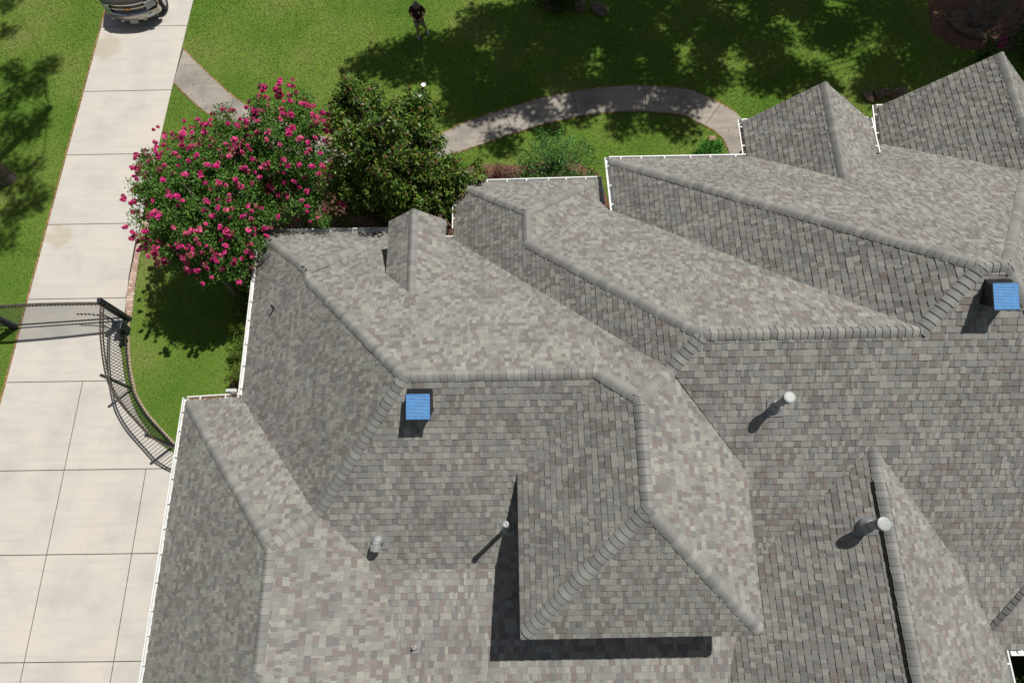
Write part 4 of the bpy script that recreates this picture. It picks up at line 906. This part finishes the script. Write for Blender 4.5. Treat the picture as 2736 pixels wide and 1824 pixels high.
mb = MB(); mb.box((6.95, 14.08, .09), (.26, .2, .18)); o = mb.build('brick_block', M['brickwall'], bevel=.01); tag(o, 'small tan brick block beside the shrub at the walkway end', 'block')
bm = bmesh.new(); bmesh.ops.create_icosphere(bm, subdivisions=2, radius=.3)
for v_ in bm.verts: v_.co = Vector((v_.co.x * .8, v_.co.y * 1.15 * (1 + .2 * math.sin(v_.co.x * 12)), v_.co.z * .45))
me = bpy.data.meshes.new('garden_rock'); bm.to_mesh(me); bm.free(); me.materials.append(mat('tan_rock', (.36, .27, .15), rough=.9, noise=(5, .6, 1.2))); o = bpy.data.objects.new('garden_rock', me); COL.objects.link(o); o.location = (-9.0, 4.72, .08); tag(o, 'tan rock at the lawn edge beside the inside corner of the gutter', 'rock')

# fallen leaves and grit: in the gutters, under the trees, specks on the slopes
lp = []
def strew(n, fn):
    for _ in range(n): lp.append(fn())
def gl(a, b, o): 
    t_ = random.random(); a, b = Vector(a), Vector(b); p = a.lerp(b, t_); return (p.x + o[0] * random.uniform(.0, .1), p.y + o[1] * random.uniform(.0, .1), p.z - random.uniform(.06, .11), .03)
strew(260, lambda: gl(P_['F_nw'], P_['WA_b'], (0, 1))); strew(420, lambda: gl((P_['B_nw'][0], P_['B_v'][1] + .35, P_['B_nw'][2]), P_['B_nw'], (-1, 0)))
strew(120, lambda: gl(P_['g1_w'], gw0, (-1, 0))); strew(90, lambda: gl(P_['g2_w'], hw0, (-1, 0)))
strew(900, lambda: (random.uniform(-12.3, 14), random.uniform(11, 21.5), .05, .03))
strew(420, lambda: (random.uniform(-9.2, 2.8), random.uniform(9.3, 12.9), .03, .045))
def onslope():
    k, x0, x1, y0, y1 = random.choice((('S1', 4.5, 13, .4, 3.5), ('S1', -2, 0, 1, 3), ('NA', -3, 1, 4.2, 6.5), ('WA', -7, -4, 4.5, 6.5), ('NC', 6, 12, 7, 10), ('S2', -2, 3, -2.3, -.3)))
    p = onp(k, random.uniform(x0, x1), random.uniform(y0, y1)); return (p[0], p[1], p[2] + .025, .016)
strew(46, onslope)
q_ = np.array(lp); n = len(q_); a_ = RNG.uniform(0, 6.28, n); s_ = (q_[:, 3] * RNG.uniform(.5, 1.2, n))[:, None]
d1 = np.stack([np.cos(a_), np.sin(a_), RNG.uniform(-.3, .3, n)], 1) * s_; d2 = np.stack([-np.sin(a_), np.cos(a_), RNG.uniform(-.3, .3, n)], 1) * s_ * .5
lc = np.array([(.22, .11, .05), (.16, .08, .04), (.3, .17, .08), (.38, .3, .17)])[RNG.integers(0, 4, n)]; lc[-46:] = np.where(RNG.random((46, 1)) < .6, (.55, .54, .5), (.12, .09, .06))
tag(fastmesh('leaf_litter', np.stack([q_[:, :3] - d1, q_[:, :3] + d2, q_[:, :3] + d1, q_[:, :3] - d2], 1), 4, M['petal'], cols=lc), kind='stuff')

# tall trees outside the picture whose shade falls into it
def shade_tree(name, base, spots, hlo, hhi, rad, nper, size, cols, label, r0, jitter=.5, extra=3, seed=1):
    rs = random.Random(seed); t = empty(name, (base[0], base[1], 0), label, 'tree'); cl = []
    for (x, y) in spots:
        for _ in range(extra):
            h = rs.uniform(hlo, hhi)
            cl.append((x + SUNH[0] * h + rs.uniform(-jitter, jitter), y + SUNH[1] * h + rs.uniform(-jitter, jitter), h))
    cl = np.array(cl); leafcloud('foliage', cl, rad, nper, size, cols, M['leaf'], t, 1.8, .5, .6)
    c = cl.mean(0); b = Vector((base[0], base[1], 0)); mid = b.lerp(Vector(c), .25); mid.z = hlo * .45
    top_ = Vector((c[0], c[1], hlo - .5)); cv = [b.lerp(mid, .0)]
    cv = [tuple((b * (1 - s) ** 2 + Vector((b.x, b.y, hlo * .55)) * 2 * s * (1 - s) + top_ * s * s) + Vector((math.sin(s * 9) * .07, math.cos(s * 7) * .06 - .06, 0))) for s in [k / 10 for k in range(11)]]
    mid = Vector(cv[6])
    mb = MB(); mb.tube([tuple(b - Vector((0, 0, .15)))] + [tuple(b + Vector((0, 0, .3)))] + cv[1:], [r0 * 1.55, r0 * 1.15] + [r0 * (1.02 - .05 * k) for k in range(10)], 14)
    tk = mb.build('trunk', M['bark'], t)
    forks = [mid, Vector((c[0], c[1], hlo - .5)), mid.lerp(Vector((c[0], c[1], hlo - .5)), .5)]
    limbs('branches', b, cl[::4], r0 * .2, M['bark'], t, forks, .5)
    return t
OAKG = [(.04, .08, .02), (.05, .1, .02), (.035, .07, .015)]
HOLES = [(10.6, 18.6, .45), (11.3, 17.7, .5), (11.9, 16.9, .5), (10.2, 19.6, .35), (12.6, 20.7, 1.0), (7.9, 16.1, .5), (-2.6, 19.7, .75), (3.0, 17.9, .35), (6.2, 17.9, .35), (8.7, 17.3, .4), (13.4, 18.3, .35), (1.2, 16.0, .35), (4.6, 15.9, .3)]
_g = random.Random(11); SHT = list(SHT)
for i in range(24):
    for j in range(9):
        x, y = -2.2 + i * .95 + _g.uniform(-.3, .3), 15.6 + j * .8 + _g.uniform(-.3, .3)
        if y > 15.3 + (2.2 if x > 8 else .6) * (x > 7) * .2 and not (x < 1 and y > 20.4) and not any((x - a) ** 2 + (y - b) ** 2 < (r + .35) ** 2 for a, b, r in HOLES): SHT.append((x, y))
SHT = [p for p in SHT if not any((p[0] - a) ** 2 + (p[1] - b) ** 2 < (r + .2) ** 2 for a, b, r in HOLES)]
near = [p for p in SHT if p[0] >= 8.5]; far = [p for p in SHT if p[0] < 8.5]
shade_tree('oak_tree', OAK[0], near, 10.5, 12.5, .72, 150, .2, OAKG, 'large oak whose trunk stands in the stone-edged bed at the top right', .42, .2, 3, seed=3)
shade_tree('oak_tree', (5.5, 27.5), far, 11, 13, .72, 150, .2, OAKG, 'tall oak beyond the top edge whose canopy shades the lawn', .4, .2, 3, seed=4)
shade_tree('pine_tree', PINE[0], SHL, 13.5, 17, .5, 70, .17, OAKG, 'tall tree at the left edge whose dark trunk stands on the grass', .22, .25, seed=5)

# ================================================================ PICKUP TRUCK (nose towards the house)
def truck():
    T = empty('pickup_truck', TR_LOC, 'champagne pickup truck with chrome bumper and gold emblem on the driveway at the top', 'truck')
    R_ = Matrix.Rotation(TR_ROT, 4, 'Z'); W_ = Matrix.Translation(TR_LOC) @ R_
    def fin(mb, name, m, par=None, **k):
        mb.v = [tuple(W_ @ Vector(v)) for v in mb.v]; return mb.build(name, M[m], par or T, **k)
    # nose is at local y=0 and points to -y; plan curve of the nose
    def yn(x, k=.3): return k * (abs(x) / 1.0) ** 2.4
    # body: lofted sections along x give the curved nose
    body = MB(); xs = [-.99, -.9, -.7, -.45, -.2, 0, .2, .45, .7, .9, .99]
    def prof(x):
        e = yn(x, .32); ed = abs(x) > .95
        top = [(.12 + e, .78), (.1 + e, 1.06), (.2 + e, 1.13), (.7 + e * .3, 1.17 - .02 * abs(x)), (1.5, 1.19 - .02 * abs(x))]
        if ed: top = [(.3 + e, .78), (.28 + e, 1.0), (.4 + e, 1.08), (.8, 1.1), (1.5, 1.1)]
        return top
    for a, b in zip(xs[:-1], xs[1:]):
        A, B = prof(a), prof(b)
        for i in range(len(A) - 1): body.poly([(a, A[i][0], A[i][1]), (b, B[i][0], B[i][1]), (b, B[i + 1][0], B[i + 1][1]), (a, A[i + 1][0], A[i + 1][1])])
    fin(body, 'hood', 'paint', smooth=True, weld=True)
    sb = MB()
    for s in (-1, 1):       # fenders and flanks with wheel openings
        def arch(yc, r=.5): return [(yc + r * math.cos(a), .42 + r * math.sin(a)) for a in [math.pi * k / 10 for k in range(10, -1, -1)]]
        out = [(.55, .45)] + arch(1.0) + arch(4.72) + [(5.75, .5), (5.8, 1.12), (1.5, 1.1), (.8, 1.1), (.48, 1.06), (.42, .8)]
        P2 = out
        sb.poly([(s * 1.0, y, z) for y, z in (P2 if s > 0 else P2[::-1])]); sb.poly([(s * .9, y, z) for y, z in P2])
        for i in range(len(P2)): a, b = P2[i], P2[(i + 1) % len(P2)]; sb.poly([(s * 1.0, a[0], a[1]), (s * 1.0, b[0], b[1]), (s * .9, b[0], b[1]), (s * .9, a[0], a[1])])
    sb.box((0, 5.78, .85), (1.9, .05, .62)); sb.box((0, 2.6, .5), (1.78, 2.6, .2))
    fin(sb, 'body_side', 'paint')
    cb = MB()
    lo = [(-.93, 1.5, 1.1), (.93, 1.5, 1.1), (.93, 3.85, 1.1), (-.93, 3.85, 1.1)]; hi = [(-.76, 2.25, 1.85), (.76, 2.25, 1.85), (.76, 3.7, 1.85), (-.76, 3.7, 1.85)]
    cb.poly(hi); cb.poly(lo[::-1])
    for i in range(4): j = (i + 1) % 4; cb.poly([lo[i], lo[j], hi[j], hi[i]])
    fin(cb, 'cab', 'paint', bevel=.04)
    def inset(nm, a, b, c, d, o):
        mb = MB(); q = [Vector(a), Vector(b), Vector(c), Vector(d)]; cc = sum(q, Vector()) / 4; n = (q[1] - q[0]).cross(q[2] - q[0]).normalized()
        if n.dot(cc - Vector((0, 3, 1.3))) < 0: n = -n
        mb.poly([cc + (p - cc) * .86 + n * .012 for p in q]); fin(mb, nm, 'glass_dark')
    inset('windscreen', lo[0], lo[1], hi[1], hi[0], 0); inset('rear_window', lo[2], lo[3], hi[3], hi[2], 0); inset('side_window', lo[1], lo[2], hi[2], hi[1], 0); inset('side_window', lo[3], lo[0], hi[0], hi[3], 0)
    bed = MB(); bed.box((0, 4.8, .62), (1.8, 1.9, .08)); bed.box((-.88, 4.8, .88), (.06, 1.9, .45)); bed.box((.88, 4.8, .88), (.06, 1.9, .45)); fin(bed, 'truck_bed', 'paint')
    # bumper: chrome, curved in plan
    def band(z0, z1, y0, y1, x0, x1, k=.3, th=.08, n=16):
        mb = MB(); X_ = [x0 + (x1 - x0) * i / n for i in range(n + 1)]
        for a, b in zip(X_[:-1], X_[1:]):
            f = [((a, yn(a, k) + y0, z0), (b, yn(b, k) + y0, z0)), ((a, yn(a, k) + y1, z1), (b, yn(b, k) + y1, z1)), ((a, yn(a, k) + y1 + th, z1), (b, yn(b, k) + y1 + th, z1)), ((a, yn(a, k) + y0 + th, z0), (b, yn(b, k) + y0 + th, z0))]
            for i in range(4): p, q = f[i], f[(i + 1) % 4]; mb.poly([p[0], p[1], q[1], q[0]])
        for x in (x0, x1): mb.poly([(x, yn(x, k) + y0, z0), (x, yn(x, k) + y1, z1), (x, yn(x, k) + y1 + th, z1), (x, yn(x, k) + y0 + th, z0)])
        return mb
    bp_ = fin(band(.42, .64, .0, -.04, -1.0, 1.0, .36, .16), 'bumper', 'paint2'); fin(band(.645, .675, .0, .02, -.98, .98, .34, .12), 'bumper_step', 'chrome')
    fin(band(.28, .42, .1, .03, -.85, .85, .3, .06), 'air_dam', 'plastic')
    for s in (-1, 1):
        mb = MB(); mb.box((s * .72, .08, .53), (.16, .06, .06), None, Matrix.Rotation(s * .35, 3, 'Z')); fin(mb, 'fog_lamp', 'lamp_glass', bevel=.01)
        mb = MB(); mb.box((s * .42, .06, .4), (.14, .08, .03)); fin(mb, 'tow_hook', 'chrome', bevel=.008)
    fin(band(.7, 1.02, .11, .12, -.62, .62, .3, .05), 'grille', 'dark_hole')
    gb = MB(); gb2 = band(.84, .9, .075, .07, -.66, .66, .3, .05); fin(gb2, 'grille_bar', 'paint2')
    fin(band(.69, .715, .08, .08, -.66, .66, .3, .05), 'grille_surround', 'chrome'); fin(band(1.0, 1.03, .1, .1, -.66, .66, .3, .05), 'grille_surround', 'chrome')
    for z in (.745, .785, .825, .93, .97):
        fin(band(z, z + .014, .095, .095, -.56, .56, .3, .02), 'grille_slat', 'plastic2')
    em = MB(); y_ = .05     # wide slanted cross
    def ex(P2):
        em.poly([(x, y_, z) for x, z in P2]); em.poly([(x, y_ + .02, z) for x, z in P2][::-1])
        for i in range(len(P2)): a, b = P2[i], P2[(i + 1) % len(P2)]; em.poly([(a[0], y_, a[1]), (b[0], y_, b[1]), (b[0], y_ + .02, b[1]), (a[0], y_ + .02, a[1])])
    ex([(-.115, .855), (-.04, .855), (-.045, .835), (.05, .835), (.045, .855), (.12, .855), (.135, .89), (.055, .89), (.06, .91), (-.035, .91), (-.03, .89), (-.1, .89)])
    fin(em, 'emblem', 'gold')
    for s in (-1, 1):
        mb = MB(); q = [(s * .66, .13, .72), (s * .95, .33, .74), (s * .96, .35, .98), (s * .66, .15, 1.0)]
        mb.poly(q); mb.poly([(x, y + .06, z) for x, y, z in q][::-1])
        for i in range(4): a, b = q[i], q[(i + 1) % 4]; mb.poly([a, b, (b[0], b[1] + .06, b[2]), (a[0], a[1] + .06, a[2])])
        fin(mb, 'headlight', 'lamp_glass')
    mb = MB(); mb.box((0.02, -.045, .42), (.31, .012, .155), None, Matrix.Rotation(-.35, 3, 'X')); fin(mb, 'number_plate', 'plate')
    for x, y, st in ((-.88, 1.0, .12), (.88, 1.0, .12), (-.88, 4.72, 0), (.88, 4.72, 0)):
        s = 1 if x > 0 else -1; A = Matrix.Rotation(st, 3, 'Z') @ Matrix.Rotation(s * math.pi / 2, 3, 'Y')
        mb = MB(); mb.lathe((x, y, .4), [(.26, -.13), (.37, -.13), (.4, -.1), (.405, 0), (.4, .1), (.37, .13), (.27, .13), (.25, .1), (.25, -.1), (.26, -.13)], 32, None, A)
        wh = fin(mb, 'tyre', 'rubber', smooth=True)
        mb = MB(); mb.lathe((x, y, .4), [(.001, .06), (.07, .07), (.08, .05)], 16, None, A); mb.lathe((x, y, .4), [(.265, .1), (.25, .115), (.23, .1), (.225, -.08)], 32, None, A)
        for k in range(6):
            a = k * math.pi / 3; d = A @ Vector((math.cos(a), math.sin(a), 0)); o = A @ Vector((0, 0, .075)); c_ = Vector((x, y, .4)) + o
            mb.bar(c_ + d * .05, c_ + d * .24, .05, .03)
        fin(mb, 'rim', 'rim', wh)
    for s in (-1, 1):
        mb = MB(); mb.box((s * 1.12, 1.95, 1.22), (.2, .1, .2)); fin(mb, 'mirror', 'plastic', bevel=.03)
M['plastic2'] = mat('grey_grille_plastic', (.2, .19, .17), rough=.3, metal=.5)
M['paint2'] = mat('satin_bumper_paint', (.42, .4, .35), rough=.2, metal=.6, coat=.4)
TR_LOC = Vector((-14.27, 19.62, 0)); TR_ROT = math.radians(3.5)
truck()

# ================================================================ THE PERSON on the lawn
def skin(name, nodes, edges, m, parent, sub=2):
    """nodes: {key: (pos, radius)}; edges: [(a, b)]"""
    keys = list(nodes); me = bpy.data.meshes.new(name); me.from_pydata([nodes[k][0] for k in keys], [(keys.index(a), keys.index(b)) for a, b in edges], [])
    o = bpy.data.objects.new(name, me); COL.objects.link(o)
    md = o.modifiers.new('skin', 'SKIN'); md.use_smooth_shade = True
    sv = me.skin_vertices[0].data if me.skin_vertices else None
    if sv is None:
        bpy.context.view_layer.objects.active = o; bm = bmesh.new(); bm.from_mesh(me); bm.verts.layers.skin.verify(); bm.to_mesh(me); bm.free(); sv = me.skin_vertices[0].data
    for i, k in enumerate(keys):
        r = nodes[k][1]; r = (r, r) if not isinstance(r, tuple) else r; sv[i].radius = (r[0] * PS, r[1] * PS)
        sv[i].use_root = (i == 0)
    s = o.modifiers.new('sub', 'SUBSURF'); s.levels = sub; s.render_levels = sub
    me.materials.append(m)
    o.parent = parent; o.matrix_parent_inverse = Matrix.Translation(parent.location).inverted() if parent.parent is None else Matrix.Identity(4)
    return o
px_, py_ = -3.44, 19.02
person = empty('person', (px_, py_, 0), 'person in maroon shirt, khaki shorts and grey cap looking down at a controller', 'person')
PS = .92
def W(x, y, z): return (px_ + x * PS, py_ + y * PS, z * PS)
body = {'pel': (W(0, .0, .93), (.17, .12)), 'bel': (W(0, -.02, 1.12), (.19, .16)), 'chest': (W(0, 0, 1.33), (.2, .13)), 'neckb': (W(0, .0, 1.5), (.075, .075)), 'neck': (W(0, -.03, 1.55), .06), 'head': (W(0.02, -.08, 1.64), (.082, .095)), 'crown': (W(.02, -.1, 1.72), (.075, .085))}
ed = [('pel', 'bel'), ('bel', 'chest'), ('chest', 'neckb'), ('neckb', 'neck'), ('neck', 'head'), ('head', 'crown')]
arms = {-1: [(-.2, .0, 1.44), (-.3, .0, 1.17), (-.06, -.3, 1.1), (-.0, -.33, 1.11)], 1: [(.2, .0, 1.44), (.3, .02, 1.2), (.16, -.26, 1.14), (.12, -.3, 1.14)]}
for s in (-1, 1):
    A = arms[s]
    for k, (p, r) in enumerate(zip(A, (.062, .046, .03, .034))): body[f'a{s}{k}'] = (W(*p), r)
    ed += [('chest', f'a{s}0'), (f'a{s}0', f'a{s}1'), (f'a{s}1', f'a{s}2'), (f'a{s}2', f'a{s}3')]
legs = {-1: [(-.1, 0, .86), (-.11, -.03, .5), (-.11, -.1, .1)], 1: [(.1, .02, .86), (.15, .08, .5), (.22, .18, .1)]}
for s in (-1, 1):
    for k, (p, r) in enumerate(zip(legs[s], (.095, .06, .042))): body[f'l{s}{k}'] = (W(*p), r)
    ed += [('pel', f'l{s}0'), (f'l{s}0', f'l{s}1'), (f'l{s}1', f'l{s}2')]
    for f in range(4):
        a = arms[s][3]; d0 = Vector((-.25 * s if s > 0 else .25, -.9, -.1)).normalized(); q0 = Vector(a) + Vector(((f - 1.5) * .019, -.02, .006)); q1 = q0 + d0 * (.035 + .004 * (f % 3)); q2 = q1 + Vector((0, -.012, -.03))
        body[f'f{s}{f}0'] = (W(*q1), .01); body[f'f{s}{f}1'] = (W(*q2), .009); ed += [(f'a{s}3', f'f{s}{f}0'), (f'f{s}{f}0', f'f{s}{f}1')]
    q1 = Vector(arms[s][3]) + Vector((-s * .035, -.02, .03)); q2 = q1 + Vector((-s * .01, -.035, .005)); body[f't{s}0'] = (W(*q1), .012); body[f't{s}1'] = (W(*q2), .01); ed += [(f'a{s}3', f't{s}0'), (f't{s}0', f't{s}1')]
bd = skin('body', body, ed, M['skin'], person)
# face on the bowed head
mb = MB(); mb.tube([W(.02, -.168, 1.645), W(.02, -.2, 1.62)], [.01, .016], 8); mb.build('nose', M['skin'], person, smooth=True)
mb = MB(); mb.box(W(.02, -.165, 1.585), (.045, .012, .01)); mb.build('mouth', mat('lips', (.35, .12, .1)), person)
for s in (-1, 1):
    mb = MB(); mb.lathe(W(.02 + s * .032, -.163, 1.66), [(.001, -.009), (.011, 0), (.001, .009)], 10); mb.build('eye', M['dark_hole'], person)
    mb = MB(); mb.lathe(W(.02 + s * .088, -.08, 1.64), [(.001, -.03), (.016, -.01), (.016, .015), (.001, .03)], 10); mb.build('ear', M['skin'], person, smooth=True)
shirt = {'hem': (W(0, .0, .76), (.19, .15)), 'mid': (W(0, -.03, 1.08), (.215, .2)), 'ch': (W(0, 0, 1.33), (.225, .155)), 'nk': (W(0, .0, 1.47), (.11, .1))}
se = [('hem', 'mid'), ('mid', 'ch'), ('ch', 'nk')]
for s in (-1, 1):
    A = [Vector(v) for v in arms[s]]; shirt[f's{s}0'] = (W(*(A[0] + Vector((0, 0, .0)))), .088); shirt[f's{s}1'] = (W(*A[0].lerp(A[1], .85)), .078); se += [('ch', f's{s}0'), (f's{s}0', f's{s}1')]
skin('shirt', shirt, se, M['shirt'], person)
sh_ = {'w': (W(0, 0, .86), (.175, .13))}; he = []
for s in (-1, 1):
    A = [Vector(v) for v in legs[s]]; sh_[f'h{s}0'] = (W(*(A[0] + Vector((s * .01, 0, -.06)))), .115); sh_[f'h{s}1'] = (W(*A[0].lerp(A[1], 1.08)), .095); he += [('w', f'h{s}0'), (f'h{s}0', f'h{s}1')]
skin('shorts', sh_, he, M['khaki'], person)
for s in (-1, 1):
    a = Vector(legs[s][2]); tw = .5 if s > 0 else .05
    dd = Vector((math.sin(tw), -math.cos(tw), 0))
    mb = MB(); mb.tube([W(*(a - dd * .09 + Vector((0, 0, -.05)))), W(*(a + Vector((0, 0, -.04)))), W(*(a + dd * .1 + Vector((0, 0, -.06)))), W(*(a + dd * .19 + Vector((0, 0, -.07))))], [.035, .052, .045, .025], 10)
    mb.build('shoe', M['shoe'], person, smooth=True)
mb = MB(); A = Matrix.Rotation(.5, 3, 'X'); mb.lathe(W(.02, -.1, 1.7), [(.1, -.02), (.101, .02), (.09, .06), (.055, .088), (.001, .098)], 20, None, A)
c_ = Vector(W(.02, -.17, 1.665))
mb.poly([c_ + Vector((-.085, .02, .0)), c_ + Vector((-.07, -.06, -.04)), c_ + Vector((0, -.09, -.05)), c_ + Vector((.07, -.06, -.04)), c_ + Vector((.085, .02, 0))])
mb.build('cap', M['cap_cloth'], person, smooth=True)
mb = MB(); mb.box(W(.09, -.165, 1.37), (.045, .012, .035), None, Matrix.Rotation(-.3, 3, 'X')); mb.box(W(.095, -.178, 1.3), (.06, .01, .018), None, Matrix.Rotation(-.3, 3, 'X')); mb.build('shirt_logo', M['thread'], person)
ct = empty('remote_controller', W(.06, -.38, 1.1), 'dark handheld controller held in both hands of the person', 'controller')
mb = MB(); mb.box(W(.06, -.37, 1.12), (.17, .1, .04)); mb.build('controller_body', M['plastic'], ct, bevel=.015)
mb = MB()
for s in (-1, 1): mb.tube([W(.06 + s * .05, -.4, 1.13), W(.06 + s * .06, -.47, 1.17)], [.006, .006], 6)
mb.build('antenna', M['plastic'], ct)
